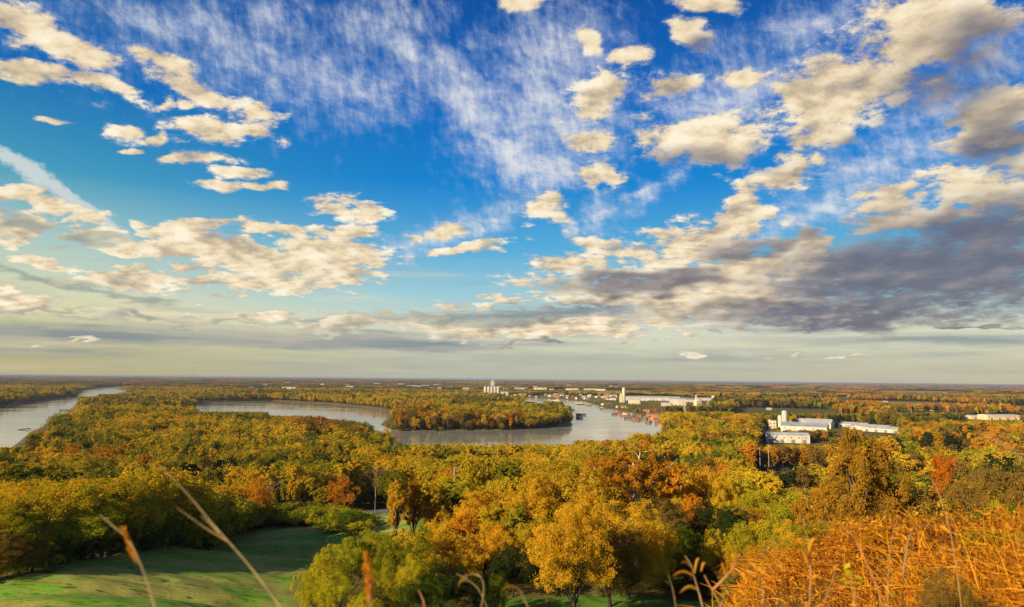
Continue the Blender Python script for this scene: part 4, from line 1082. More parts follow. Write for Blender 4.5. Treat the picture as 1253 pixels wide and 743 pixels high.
def shed(name, label, cat, px, row, length, width, h, rise, rz, wall, roof, doors=2, wins=0, group=None, ribs=False, z=None):
    x, y = unproj(px, row, 2.0); z = gz1(x, y) if z is None else z
    o = empty(name, (x, y, max(z, .3) - .2), radians(rz), label, cat, group)
    L, W_ = length/2, width/2
    b = MB(); b.prism([(-W_, 0), (W_, 0), (W_, h), (0, h+rise), (-W_, h)], -L, L, 'x'); b.build('wall', M[wall], o)
    r = MB(); ov = .5; sl_ = rise/W_; t = .25
    for s in (-1, 1):
        r.prism([(s*(W_+ov), h - sl_*ov + .02), (0, h+rise+.02), (0, h+rise+.02+t), (s*(W_+ov), h - sl_*ov + .02 + t)], -L-ov, L+ov, 'x')
    if ribs:
        for xx in np.arange(-L, L, max(3.0, L/9)):
            for s in (-1, 1): r.prism([(s*W_, h+t), (0, h+rise+t), (0, h+rise+t+.35), (s*W_, h+t+.35)], xx, xx+.5, 'x')
    r.build('roof', M[roof], o)
    for i in range(doors):
        dx = -L + (i+.5)*2*L/doors; dw = min(2.2, L/max(doors, 1)*.5); d = MB(); d.box(dx-dw, dx+dw, -W_-.12, -W_+.02, 0, min(h*.7, 4.2)); d.build('door', M['door'], o)
    for i in range(wins):
        dx = -L + (i+.5)*2*L/wins + .1; f = MB(); f.box(dx-1.0, dx+1.0, -W_-.10, -W_+.02, h*.62, h*.62+1.5); fo = f.build('window', M['white'], o)
        g_ = MB(); g_.box(dx-.85, dx+.85, -W_-.14, -W_-.10, h*.62+.15, h*.62+1.35); g_.build('pane', M['glass'], fo)
    return o
def silo(name, label, px, row, r_, h, m, group=None, dome=True, y=None):
    x, yy = unproj(px, row, 2.0)
    o = empty(name, (x, yy, gz1(x, yy) - .2), 0, label, 'silo', group)
    b = MB(); b.lathe([(r_, 0), (r_, h)] , n=24)
    b.build('body', M[m], o)
    c_ = MB()
    c_.lathe([(r_+.25, h), (r_+.25, h+.5)] + [(r_*cos(a), h+.5 + r_*.55*sin(a)) for a in np.linspace(0, 1.35, 6)], n=24); c_.build('roof', M['white_roof'], o)
    l_ = MB()
    for s in (-.3, .3): l_.box(-r_-.45, -r_-.35, s-.05, s+.05, 0, h+1)
    for zz_ in np.arange(.5, h, 1.5): l_.box(-r_-.43, -r_-.37, -.3, .3, zz_, zz_+.08)
    l_.build('ladder', M['steel'], o)
    for zz_ in np.linspace(h*.2, h*.95, 5):
        q_ = MB(); q_.lathe([(r_+.06, zz_), (r_+.12, zz_+.1), (r_+.12, zz_+.35), (r_+.06, zz_+.45)], n=24); q_.build('band', M[m], o)
    return o
# plant on the right of the harbour
shed('warehouse', 'long low white building with pale roof at the foot of the silo plant', 'warehouse', 962, 541, 50, 26, 9.5, 2.2, -14, 'white', 'white_roof', 4, 6, ribs=True)
shed('factory_building', 'ribbed grey roofed hall behind the long low white building', 'factory', 985, 529, 62, 34, 9, 5, -30, 'white', 'grey_roof', 3, 5, ribs=True)
shed('factory_building', 'second ribbed hall farther behind the silos', 'factory', 992, 523, 66, 34, 9, 5, -34, 'white', 'white_roof', 3, 5, ribs=True)
silo('silo', 'tallest round silo with domed cap at the plant', 960.5, 524, 4.4, 25, 'concrete')
silo('silo', 'shorter round silo touching the tallest one on its left', 955, 523, 3.8, 17, 'concrete')
def block(name, label, px, row, w, d, h, m, cat='building', rz=-14):
    x, y = unproj(px, row, 2.0); o = empty(name, (x, y, gz1(x, y)-.2), radians(rz), label, cat)
    b = MB(); b.box(-w/2, w/2, -d/2, d/2, 0, h); b.build('wall', M[m], o)
    p_ = MB(); p_.box(-w/2-.3, w/2+.3, -d/2-.3, d/2+.3, h, h+.6); p_.box(-w/2+1, -w/2+3, -1, 1, h+.6, h+2.2); p_.build('roof', M['concrete'], o)
    for k in range(2):
        for i in range(max(2, int(w/4))):
            wx = -w/2 + (i+.5)*w/max(2, int(w/4)); f = MB(); f.box(wx-.8, wx+.8, -d/2-.08, -d/2+.02, h*(.3+.35*k), h*(.3+.35*k)+1.6); f.build('window', M['glass'], o)
    return o
block('plant_block', 'square cream block left of the silos', 945, 526, 11, 10, 13.5, 'cream')
block('plant_block', 'pale cube tower right of the silos', 986, 526, 12, 11, 13, 'cream')
for i, (px, row, ln) in enumerate([(1046, 523.5, 44), (1066, 526.5, 56), (1082, 529, 54)]):
    shed('storage_shed', ['first of three long striped sheds, nearest the silo plant', 'middle long striped shed of the three beside the plant', 'last of three long striped sheds, farthest from the silo plant'][i], 'shed', px, row, ln, 22, 5.5, 3, -52, 'white', 'white_roof', 4, 0, 'striped sheds', ribs=True)
# cream building and low pale roofs at the right
shed('school_building', 'long cream building with flat pale roof far right', 'building', 1222, 513.5, 74, 26, 10, 1.2, 8, 'cream', 'white_roof', 4, 12)
shed('school_building', 'lower cream wing left of the long cream building', 'building', 1193, 512.5, 38, 24, 7, 1.0, 8, 'cream', 'white_roof', 2, 6)
for i, (px, row, ln) in enumerate([(1108, 502.5, 70), (1134, 501.5, 60), (1152, 503.5, 52), (1170, 502.0, 46), (1092, 500.5, 40)]):
    shed('greenhouse', f"{['longest', 'wide', 'middle', 'small', 'leftmost'][i]} low white-roofed shed in the field left of the cream building", 'shed', px, row, ln, 20, 3.6, 2.6, random.uniform(-20, 20), 'white', 'white_roof', 3, 0, 'low pale sheds')
# big white works above the harbour
x, y = unproj(763.5, 492.5, 2)
o = empty('plant_tower', (x, y, 1.8), 0, 'very tall white cylindrical tower above the harbour works', 'tower')
MB().lathe([(5.6, 0), (5.6, 47)], n=24).build('body', M['white'], o); MB().lathe([(6.0, 47), (6.0, 48.2), (4, 49.2), (1, 49.6)], n=24).build('roof', M['concrete'], o)
MB().box(-.3, .3, -.3, .3, 49, 56).build('mast', M['steel'], o)
MB().box(-14, -5.5, -6, 6, 0, 22).box(-13, -7, -4, 4, 22, 29).build('stair_block', M['cream'], o)
for a in [(778, 490.5, 80, 34, 11, 5, 'white', 'white_roof', 'white hall right beside the very tall tower'), (806, 490.2, 150, 50, 10, 5, 'concrete', 'white_roof', 'huge long grey-white hall in the middle of the harbour works'),
          (776, 494.5, 36, 22, 14, 3, 'cream', 'white_roof', 'bright yellowish hall below the very tall tower'), (829, 496, 46, 30, 19, 3, 'white', 'white_roof', 'tall bright white hall at the centre of the works'),
          (815, 497, 28, 20, 8, 3, 'white', 'white_roof', 'low white hall left of the tall bright hall'), (845, 492, 70, 30, 8, 4, 'concrete', 'grey_roof', 'grey hall behind the spire building'), (862, 490, 60, 26, 7, 3, 'white', 'white_roof', 'far right white hall of the harbour works'), (748, 486, 50, 24, 8, 3, 'white', 'white_roof', 'white hall left of the very tall tower')]:
    shed('works_hall', a[8], 'industrial hall', a[0], a[1], a[2], a[3], a[4], a[5], random.uniform(-14, -4), a[6], a[7], 4, 5, ribs=True)
x, y = unproj(853.5, 498, 2)
o = empty('steeple_building', (x, y, 1.8), .3, 'yellowish building with a stubby spire right of the works', 'building')
MB().box(-8, 8, -8, 8, 0, 15).build('wall', M['cream'], o); MB().prism([(-8.6, 15), (8.6, 15), (0, 22)], -8.6, 8.6).build('roof', M['cream'], o)
sp_o = MB().box(-5.5, -1.5, -2, 2, 15, 29).build('tower', M['cream'], o); MB().lathe([(2.6, 29), (.1, 37)], x=-3.5, n=8).build('spire', M['concrete'], sp_o)
for k in range(3): MB().box(-6+k*4.5, -3.6+k*4.5, -8.1, -7.98, 5, 9).build('window', M['glass'], o)
silo('storage_tank', 'round white tank at the right end of the works', 873, 489.5, 7, 14, 'white')
# far grain elevator
x, y = unproj(603, 483.5, 2)
o = empty('grain_elevator', (x, y, 1.8), .15, 'far white grain elevator with tall head house above the town', 'grain elevator')
for i in range(5): MB().lathe([(7, 0), (7, 34), (5, 37), (1, 38)], x=-34 + i*14.5, n=16).build('storage_bin', M['concrete'], o)
MB().box(-8, 8, 8, 20, 0, 60).build('head_house', M['white'], o); MB().box(-5, 5, 9, 19, 60, 66).build('cupola', M['white'], o)
MB().box(-40, 40, -2, 2, 39, 42).build('conveyor_gallery', M['steel'], o); MB().box(36, 70, -10, 12, 0, 15).build('annex', M['white'], o); MB().box(-95, -42, -10, 12, 0, 13).build('annex', M['cream'], o)
# scattered pale industrial buildings along the far plain
for i, (px, row, ln) in enumerate(far_b):
    ar = 'far left' if px < 340 else 'left of the town' if px < 480 else 'beyond the lake' if px < 600 else 'behind the harbour town' if px < 760 else 'on the plain at right'
    z_ = None
    shed('depot', f"{['small', 'long', 'squat', 'broad'][i % 4]} {['white', 'cream', 'grey-roofed', 'pale'][(i//4) % 4]} depot {ar} near the horizon", 'depot', px, row, ln, 34 if ln > 30 else 9, random.uniform(8, 18) if ln > 30 else 4.5, 4 if ln > 30 else 1.5, random.uniform(-25, 25), random.choice(['white', 'white', 'cream', 'concrete']), random.choice(['white_roof', 'white_roof', 'grey_roof']), 2, 0, 'pale depots near the horizon')
sz_n = ['tiny', 'narrow', 'low', 'stout', 'plain']
for i, (px, row, ln) in enumerate(far_c):
    ar = 'left of the lake gap' if px < 440 else 'above the lake' if px < 540 else 'above the island' if px < 640 else 'behind the town'
    wl = ['white', 'cream', 'concrete', 'white', 'brick'][i % 5]; rf = ['white_roof', 'grey_roof', 'brown_roof'][i % 3]
    shed('far_building', f"{sz_n[(i//3) % 5]} {['white', 'cream', 'grey', 'white', 'brick'][i % 5]} building with {['white', 'grey', 'brown'][i % 3]} roof {ar} on the far plain", 'building', px, row, ln, ln*.5, 9 + (i*7) % 11, 4, -30 + (i*37) % 60, wl, rf, 0, 0, 'small buildings on the far plain')
# harbour town
hs = []
for i in range(260):
    px = random.uniform(612, 752); row = random.uniform(481.5, 489.5) + max(0, (px-700)*.02)
    x, y = unproj(px, row, 2)
    if water_sd(np.array([x]), np.array([y]))[0] < 14 or any((x-a)**2 + (y-b)**2 < 26**2 for a, b in hs): continue
    hs.append((x, y))
    if len(hs) >= 62: break
for i, (x, y) in enumerate(hs):
    px, row = project(x, y, 2)
    wall = random.choice(['white', 'white', 'cream', 'brick', 'concrete', 'brick']); roof = random.choice(['grey_roof', 'red_roof', 'red_roof', 'brown_roof', 'white_roof'])
    wn = {'white': 'white', 'cream': 'cream', 'brick': 'brick', 'concrete': 'grey'}[wall]; rn = {'grey_roof': 'grey', 'red_roof': 'rust red', 'brown_roof': 'brown', 'white_roof': 'white'}[roof]
    shed('house', f"{wn} house with {rn} roof {['in the far row', 'in the middle rows', 'in the front row by the water'][0 if row < 484 else 1 if row < 487 else 2]} of town", 'house', px, row, random.uniform(10, 26), random.uniform(8, 13), random.uniform(4, 8), random.uniform(2, 4), random.uniform(-60, 60), wall, roof, 1, 2, 'harbour town houses', z=1.9)

# ------------------------------------------------------------------ boats
def mper(px, row): return unproj(px, row, 0)[1]/F0
def barge(px, row, wpx, rz, m, label, load=None, house=False, group='moored barges', name='barge'):
    x, y = unproj(px, row, 0); L = wpx*y/F0/2; W_ = max(L*.24, 3.2); o = empty(name, (x, y, 0), radians(rz), label, 'barge', group)
    b = MB(); b.prism([(-L, 2.2), (-L*.86, -.5), (L*.86, -.5), (L, 2.2)], -W_, W_); b.build('hull', M[m], o)
    r = MB(); 
    for s in (-1, 1): r.box(-L*.88, L*.88, s*W_*.86-.2, s*W_*.86+.2, 2.2, 3.6)
    for s in (-1, 1): r.box(s*L*.88-.2, s*L*.88+.2, -W_*.86+.2, W_*.86-.2, 2.2, 3.6)
    r.build('coaming', M[m], o)
    if load:
        l_ = MB(); k = 9
        l_.prism([(-W_*.8, 2.2), (W_*.8, 2.2), (W_*.5, 4.2), (0, 4.9), (-W_*.5, 4.2)], -L*.82, L*.82, 'x'); l_.build('cargo', M[load], o)
    if house:
        h_ = MB().box(-L*.5, L*.45, -W_*.7, W_*.7, 3.0, 6.6).build('deckhouse', M['white'], o); MB().prism([(-W_*.8, 6.6), (W_*.8, 6.6), (0, 8.2)], -L*.55, L*.5, 'x').build('roof', M['red_roof'], h_)
        for k in range(4): MB().box(-L*.42+k*L*.2, -L*.34+k*L*.2, -W_*.7-.06, -W_*.7, 4.4, 5.6).build('window', M['glass'], h_)
    for s in (-1, 1): MB().lathe([(.35, 2.2), (.35, 2.9), (.5, 3.0)], x=s*L*.93, n=8).build('bollard', M['rust'], o)
    return o
def towboat(px, row, wpx, rz, label):
    x, y = unproj(px, row, 0); L = wpx*y/F0/2; W_ = L*.30; o = empty('towboat', (x, y, 0), radians(rz), label, 'boat', 'white towboats')
    MB().prism([(-L, 1.8), (-L*.92, -.5), (L*.95, -.5), (L, 1.8)], -W_, W_).build('hull', M['hull_dark'], o)
    k1 = MB().box(-L*.8, L*.55, -W_*.8, W_*.8, 1.8, 4.6).build('deckhouse', M['white'], o)
    k2 = MB().box(-L*.55, L*.45, -W_*.65, W_*.65, 4.6, 7.2).build('upper_deck', M['white'], o)
    wh = MB().box(-L*.05, L*.35, -W_*.5, W_*.5, 7.2, 10.0).box(-L*.1, L*.4, -W_*.6, W_*.6, 10.0, 10.3).build('wheelhouse', M['white'], o)
    MB().box(L*.35, L*.35+.06, -W_*.45, W_*.45, 8.4, 9.6).build('window', M['glass'], wh)
    for i in range(5): MB().box(-L*.7+i*L*.25, -L*.58+i*L*.25, -W_*.8-.05, -W_*.8, 2.8, 3.8).build('window', M['glass'], k1)
    for s in (-1, 1): MB().lathe([(.6, 7.2), (.6, 11.5)], x=-L*.35, y=s*W_*.4, n=10).build('stack', M['hull_dark'], o)
    for s in (-1, 1): MB().box(L*.97, L*1.03, s*W_*.5-.5, s*W_*.5+.5, 0, 4).build('push_knee', M['rust'], o)
    return o
barge(693, 504.5, 15, -8, 'hull_grey', 'grey barge beached at the tip of the wooded island', None)
barge(711, 508.2, 13, -5, 'hull_dark', 'dark barge lying off the tip of the wooded island')
barge(709, 512.0, 9, 0, 'hull_dark', 'short dark barge nearest the camera off the island tip')
barge(699, 502.0, 9, -12, 'hull_grey', 'small grey barge behind the beached barge')
towboat(681, 492.2, 15, -12, 'white and orange towboat moored in the upper harbour')
towboat(710, 495.2, 10, 10, 'smaller white towboat out in the middle of the channel')
barge(765, 509.5, 13, -28, 'rust', 'rust brown barge with a red roofed deckhouse by the right bank', None, True)
barge(778, 514.2, 11, -30, 'rust', 'deep red brown barge nearest the camera by the right bank', 'rust')
barge(768, 512.6, 9, -20, 'hull_dark', 'dark low barge between the two rusty barges')
barge(752, 507.5, 7, -15, 'hull_dark', 'small dark barge left of the roofed barge')
barge(745, 503.3, 15, -18, 'hull_grey', 'pale grey barge lying along the right bank upstream')
barge(729, 498.8, 10, -22, 'hull_grey', 'pale barge upstream of the others along the right bank')
barge(802, 512.5, 12, -30, 'orange_rust', 'orange rusted barge drawn up on the right bank', 'orange_rust')
barge(812, 522.0, 12, -40, 'orange_rust', 'bright orange scrap barge at the lower end of the right bank', 'orange_rust')
for i, (px, row, w_, a_, m2, lb) in enumerate([(757, 505.6, 8, -24, 'rust', 'small rusty barge upstream of the roofed barge'), (772, 510.8, 7, -26, 'hull_dark', 'small dark barge tucked beside the deep red brown one'), (788, 513.2, 9, -34, 'hull_dark', 'dark barge between the red brown barge and the orange shed'),
      (793, 517.5, 8, -36, 'rust', 'rusty barge lying off the orange scrap barge'), (721, 496.6, 8, -20, 'rust', 'rusty barge farthest upstream on the right bank'), (738, 501.0, 8, -24, 'hull_dark', 'dark barge between two pale ones on the right bank'), (783, 509.5, 7, -30, 'rust', 'little rust barge against the shore by the brick shed')]):
    barge(px, row, w_, a_, m2, lb)
barge(660, 490.2, 12, 0, 'hull_grey', 'low grey barge in front of the harbour town')
barge(640, 488.3, 13, 3, 'rust', 'long rusty barge in front of the harbour town')
barge(618, 486.3, 13, 4, 'hull_grey', 'pale barge at the head of the harbour')
barge(82, 503.0, 17, 20, 'hull_grey', 'lone blue grey barge moored at the bank of the left river')
x, y = unproj(32, 526, 0)
o = empty('driftwood_snag', (x, y, 0), .4, 'pile of drift wood stranded on the bank of the left river', 'driftwood')
for k in range(5):
    a = k*.5; MB().tube([(-9+k*2, -2+k, .2), (-2+k, cos(a)*2, 1.4+.3*k), (8-k, 3*sin(a), .6)], [.5, .4, .2]).build('log', M['wood'], o)
# ------------------------------------------------------------------ poles and masts
def pole(x, y, h, label, rz=0.0, group='utility poles'):
    o = empty('utility_pole', (x, y, gz1(x, y) - .3), rz, label, 'utility pole', group)
    MB().lathe([(.19, 0), (.12, h)], n=8).build('pole', M['concrete'], o)
    for zz_, w in ((h-.6, 1.3), (h-1.6, 1.1)):
        c_ = MB().box(-w, w, -.07, .07, zz_, zz_+.14).build('crossarm', M['wood'], o)
        for s in (-.9, 0, .9): MB().lathe([(.06, zz_+.14), (.08, zz_+.3), (.03, zz_+.4)], x=s*w*.98, n=6).build('insulator', M['stone'], c_)
for px, base, top, y, lb in [(366, 612, 588, 300, 'pale utility pole standing between the hedge row and the red tree'), (553, 640, 572, 215, 'pale pole rising behind the pointed yellow green tree'), (941, 578, 543, 500, 'pale pole in front of the long low white plant building'),
                             (930, 570, 548, 540, 'pole left of the substation frame'), (1116, 520, 500, 1100, 'pole in the field beyond the striped sheds'), (1030, 515, 498, 1150, 'pole just behind the striped sheds')]:
    x = colx(px, y, 12); z = gz1(x, y); h = 0
    while project(x, y, z + h)[1] > top and h < 34: h += .5
    pole(x, y, max(h, 8), lb, .4)
def lattice(px, y, h, w, label):
    x = colx(px, y, 10); o = empty('lattice_mast', (x, y, gz1(x, y)-.2), .3, label, 'mast')
    lg = [MB().tube([(sx*w, sy*w, 0), (sx*w*.2, sy*w*.2, h)], [.22, .12], 4).build('leg', M['concrete'], o) for sx, sy in ((1, 1), (1, -1), (-1, 1), (-1, -1))]
    b = MB(); nn = int(h/3)
    for i in range(nn):
        a, c_ = w*(1-.8*i/nn), w*(1-.8*(i+1)/nn); z0, z1 = i*h/nn, (i+1)*h/nn
        for s in (-1, 1):
            b.tube([(-a, s*a, z0), (c_, s*c_, z1)], .09, 3); b.tube([(s*a, -a, z0), (s*c_, c_, z1)], .09, 3); b.tube([(a, s*a, z0), (-c_, s*c_, z1)], .09, 3)
    b.build('bracing', M['concrete'], o)
    MB().box(-w*.9, w*.9, -.12, .12, h*.92, h*.94).build('crossarm', M['concrete'], o)
lattice(838, 1330, 34, 2.6, 'pale lattice mast in the woods right of the harbour')
lattice(945, 560, 17, 2.0, 'grey lattice mast of the small substation before the plant')
lattice(866, 1900, 30, 2.4, 'far lattice mast behind the harbour works')
x, y = unproj(938, 571, 4)
BLDG = empty('substation', (x, y, gz1(x, y)-.1), .2, 'grey steel substation frames in front of the white plant building', 'substation')
for k in range(5):
    MB().box(-14+k*7, -13.7+k*7, -.15, .15, 0, 9).build('post', M['steel'], BLDG)
for zz_ in (8.7, 6): MB().box(-14.2, 14.4, -.18, .18, zz_, zz_+.3).build('beam', M['steel'], BLDG)
for k in range(4): MB().box(-12+k*7, -9.5+k*7, -1.5, 1.5, .2, 2.6).build('transformer', M['hull_grey'], BLDG)
# marker stones on the small lawn
gs = []
# rust-coloured sheds and landings along the working bank
for i, (px, row, ln, ml, lb) in enumerate([(790, 505, 22, 'orange_rust', 'rust orange shed on the right bank above the moored barges'), (799, 509.5, 26, 'orange_rust', 'long rust orange shed by the drawn-up barge'), (808, 515, 20, 'rust', 'dark rust shed between the two orange barges'),
      (781, 502.5, 18, 'brick', 'brick shed on the right bank left of the rust sheds'), (760, 499.5, 26, 'cream', 'pale landing shed upstream on the right bank'), (816, 519, 16, 'orange_rust', 'small orange shed at the lower end of the right bank'), (742, 496, 30, 'concrete', 'low grey landing shed in the green shore meadow')]):
    shed('landing_shed', lb, 'shed', px, row, ln, 11, 5, 2.2, -25 + 9*i, ml, 'red_roof' if i % 2 else 'orange_rust', 2, 2, 'landing sheds on the right bank')
for k in range(34):
    px, row = random.uniform(1106, 1190), random.uniform(566, 580)
    x, y = unproj(px, row, 8)
    if any((x-a)**2 + (y-b)**2 < 9 for a, b in gs): continue
    gs.append((x, y)); w = random.uniform(.4, .7); h = random.uniform(.9, 1.7)
    m_ = MB().prism([(-w, 0), (w, 0), (w, h*.8), (w*.5, h), (-w*.5, h), (-w, h*.8)], -.12, .12).build('marker_stone', M['stone'])
    m_.location = (x, y, gz1(x, y) - .05); m_.rotation_euler = (0, 0, random.uniform(-.3, .3))
    tag(m_, f"{'taller' if h > 1.3 else 'low'} {'broad' if w > .55 else 'narrow'} white marker stone on the small hillside lawn, {'left' if px < 1130 else 'middle' if px < 1165 else 'right'} part, {'front' if row > 573 else 'back'} row", 'gravestone', 'white marker stones on the small lawn')
for px, y, w, lb in [(968, 446, 26, 'bright red shrub at the left end of the dry clearing'), (1004, 442, 20, 'second red shrub at the right end of the dry clearing'), (984, 455, 18, 'small red shrub between the two bigger red shrubs')]:
    t = hand(px, 571, y, w, 'shrub', 'leaf_red', lb, 1); t.h = min(t.h, 7.5); place(t)

# copies that would share a label are told apart by their order along the picture
dup_ = {}
for o in COL.objects:
    if o.parent is None and o.get('category') and o.get('label'): dup_.setdefault(o['label'], []).append(o)
for lb, L in dup_.items():
    if len(L) < 2 or len(lb.split()) > 13: continue
    L.sort(key=lambda o: float(project(*o.location)[0]))
    for i, o in enumerate(L):
        if i < len(ORD): o['label'] = ('leftmost ' if i == 0 else 'rightmost ' if i == len(L)-1 else ORD[i] + ' from left ') + lb
# ================================================================== brush around the viewpoint
m_, n = mat('dry_leaf'); M['dry'] = m_
oi = n.node('ShaderNodeAttribute', attribute_name='tone').outputs['Fac']
tc = n.node('ShaderNodeTexCoord').outputs['Object']
f_, _ = n.noise(tc, 7.0, 3, .6)
cc = n.ramp(n.m('ADD', n.m('MULTIPLY', oi, .75), n.m('MULTIPLY', f_, .3)), [(0, (.04, .022, .01)), (.22, (.13, .05, .012)), (.36, (.38, .13, .015)), (.50, (.68, .25, .015)), (.66, (.80, .38, .03)), (.80, (.60, .24, .02)), (.88, (.20, .20, .02)), (1, (.42, .34, .04))])
d_ = n.node('ShaderNodeBsdfDiffuse', {'Color': cc}).outputs[0]; t_ = n.node('ShaderNodeBsdfTranslucent', {'Color': cc}).outputs[0]
out(n, n.node('ShaderNodeMixShader', {0: .35, 1: d_, 2: t_}).outputs[0])
M['stalk'] = plain('dry_stalk', (.36, .24, .09), .8, c2=(.22, .14, .05), scale=14)
M['stalk_red'] = plain('reddish_stalk', (.50, .20, .06), .8, c2=(.26, .11, .04), scale=14)
def blades(P, H, seed, segs=5, width=.012, bend=.9, lean=(-.15, 0)):
    """curved ribbons rooted at P"""
    r = np.random.default_rng(seed); n_ = len(P)
    az_ = r.uniform(0, 2*pi, n_); bd = r.uniform(.15, 1, n_)*bend
    t = np.linspace(0, 1, segs+1)
    d = np.stack([np.cos(az_), np.sin(az_)], -1)
    hx_ = (bd[:, None]*t[None]**1.8)*H[:, None]*.75
    V = np.empty((n_, segs+1, 2, 3))
    zc_ = H[:, None]*(t[None] - .45*bd[:, None]*t[None]**2.6)
    wd_ = width*r.uniform(.6, 1.5, n_)[:, None]*(1 - t[None]**1.5*.9)
    tw = r.uniform(-1.2, 1.2, n_)[:, None]*t[None]*2
    side = np.stack([-d[:, 1], d[:, 0]], -1)
    for s, sg in ((0, -1), (1, 1)):
        V[:, :, s, 0] = P[:, 0:1] + d[:, 0:1]*hx_ + lean[0]*H[:, None]*t + sg*side[:, 0:1]*wd_*np.cos(tw)
        V[:, :, s, 1] = P[:, 1:2] + d[:, 1:2]*hx_ + lean[1]*H[:, None]*t + sg*side[:, 1:2]*wd_*np.cos(tw)
        V[:, :, s, 2] = P[:, 2:3] + zc_ + sg*wd_*np.sin(tw)
    b = (np.arange(n_)*(segs+1)*2)[:, None] + (np.arange(segs)*2)[None]
    F = np.stack([b, b+1, b+3, b+2], -1).reshape(-1, 4)
    return V.reshape(-1, 3), F, np.repeat(r.uniform(0, 1, n_), (segs+1)*2)
r = np.random.default_rng(5)
def patch(n_, x0, x1, y0, y1):
    P = np.stack([r.uniform(x0, x1, n_*3), r.uniform(y0, y1, n_*3)], -1)
    dens = fbm(P[:, 0], P[:, 1], 1.6, 3, 61)
    keep = (r.uniform(size=len(P)) < (dens - .22)*1.9) & (P[:, 0] > .55 + .16*P[:, 1]*.9)
    P = P[keep][:n_]
    return np.c_[P, gz(P[:, 0], P[:, 1]) - .04]
Vs, Fs, Ts, k = [], [], [], 0
for (n_, box, hh, wd_, bend, segs) in [(26000, (0.6, 10, 2.6, 8.5), (.18, .46), .0045, 1.5, 6), (30000, (1.5, 22, 6, 17), (.25, .68), .008, 1.6, 6), (1200, (0.8, 14, 3.2, 12), (.6, 1.1), .005, .9, 7), (22000, (1, 16, 3, 14), (.12, .38), .014, 2.0, 4), (9000, (3, 40, 14, 34), (.4, 1.2), .045, 1.5, 4)]:
    P = patch(n_, *box); H = r.uniform(*hh, len(P))*(.3 + 1.6*fbm(P[:, 0], P[:, 1], 1.9, 3, 71))*np.clip(.8 + .35*P[:, 0]/P[:, 1], .8, 1.2)
    V, F, T = blades(P, H, n_, segs, wd_, bend)
    Vs.append(V); Fs.append(F + k); Ts.append(np.clip(T*.55 + .45*np.clip((fbm(V[:, 0], V[:, 1], 1.3, 3, 5) - .5)*2.6 + .5, 0, 1), 0, 1)); k += len(V)
# curled leaves scattered through the brush
n_ = 60000
P = patch(n_, .8, 16, 3, 14); H = r.uniform(.1, .68, len(P)); P[:, 2] += H*.85
a = r.normal(size=(len(P), 3)); a /= np.linalg.norm(a, axis=1, keepdims=True); b = np.cross(a, r.normal(size=(len(P), 3))); b /= np.linalg.norm(b, axis=1, keepdims=True); c_ = np.cross(a, b)
sz = r.uniform(.010, .032, len(P))[:, None]
V = np.stack([P - a*sz + c_*sz*.5, P - b*sz*.45, P + b*sz*.45, P + a*sz + c_*sz*.6], 1).reshape(-1, 3); q_ = np.arange(len(P))[:, None]*4
Vs.append(V); Fs.append(np.concatenate([q_ + [[0, 1, 3, 2]]]) + k); Ts.append(np.repeat(r.uniform(.0, 1, len(P)), 4)); k += len(V)
n_ = 14000
P = patch(n_, .8, 14, 3, 12); H = r.uniform(.1, .6, len(P)); P[:, 2] += H*.85
a = r.normal(size=(len(P), 3)); a /= np.linalg.norm(a, axis=1, keepdims=True); b = np.cross(a, r.normal(size=(len(P), 3))); b /= np.linalg.norm(b, axis=1, keepdims=True); c_ = np.cross(a, b)
sz = r.uniform(.03, .075, len(P))[:, None]; tt = [-1, -.5, 0, .5, 1]; rows_ = []
for t in tt:
    for s in (-1, 1): rows_.append(P + a*sz*t + b*sz*s*.22*(1 - t*t*.9) + c_*sz*(.7*t*t))
V = np.stack(rows_, 1).reshape(-1, 3); q_ = np.arange(len(P))[:, None]*10
for i in range(4): Fs.append(q_ + np.array([[2*i, 2*i+1, 2*i+3, 2*i+2]]) + k)
Vs.append(V); Ts.append(np.repeat(r.uniform(.1, .85, len(P)), 10)); k += len(V)
me = mesh_np('dry_weeds', np.concatenate(Vs), np.concatenate(Fs), M['dry'], attrs={'tone': ('FLOAT', np.concatenate(Ts))})
tag(link(bpy.data.objects.new('dry_weeds', me)), 'dense golden orange dry weeds on the bluff shoulder at lower right', 'weeds', kind='stuff')

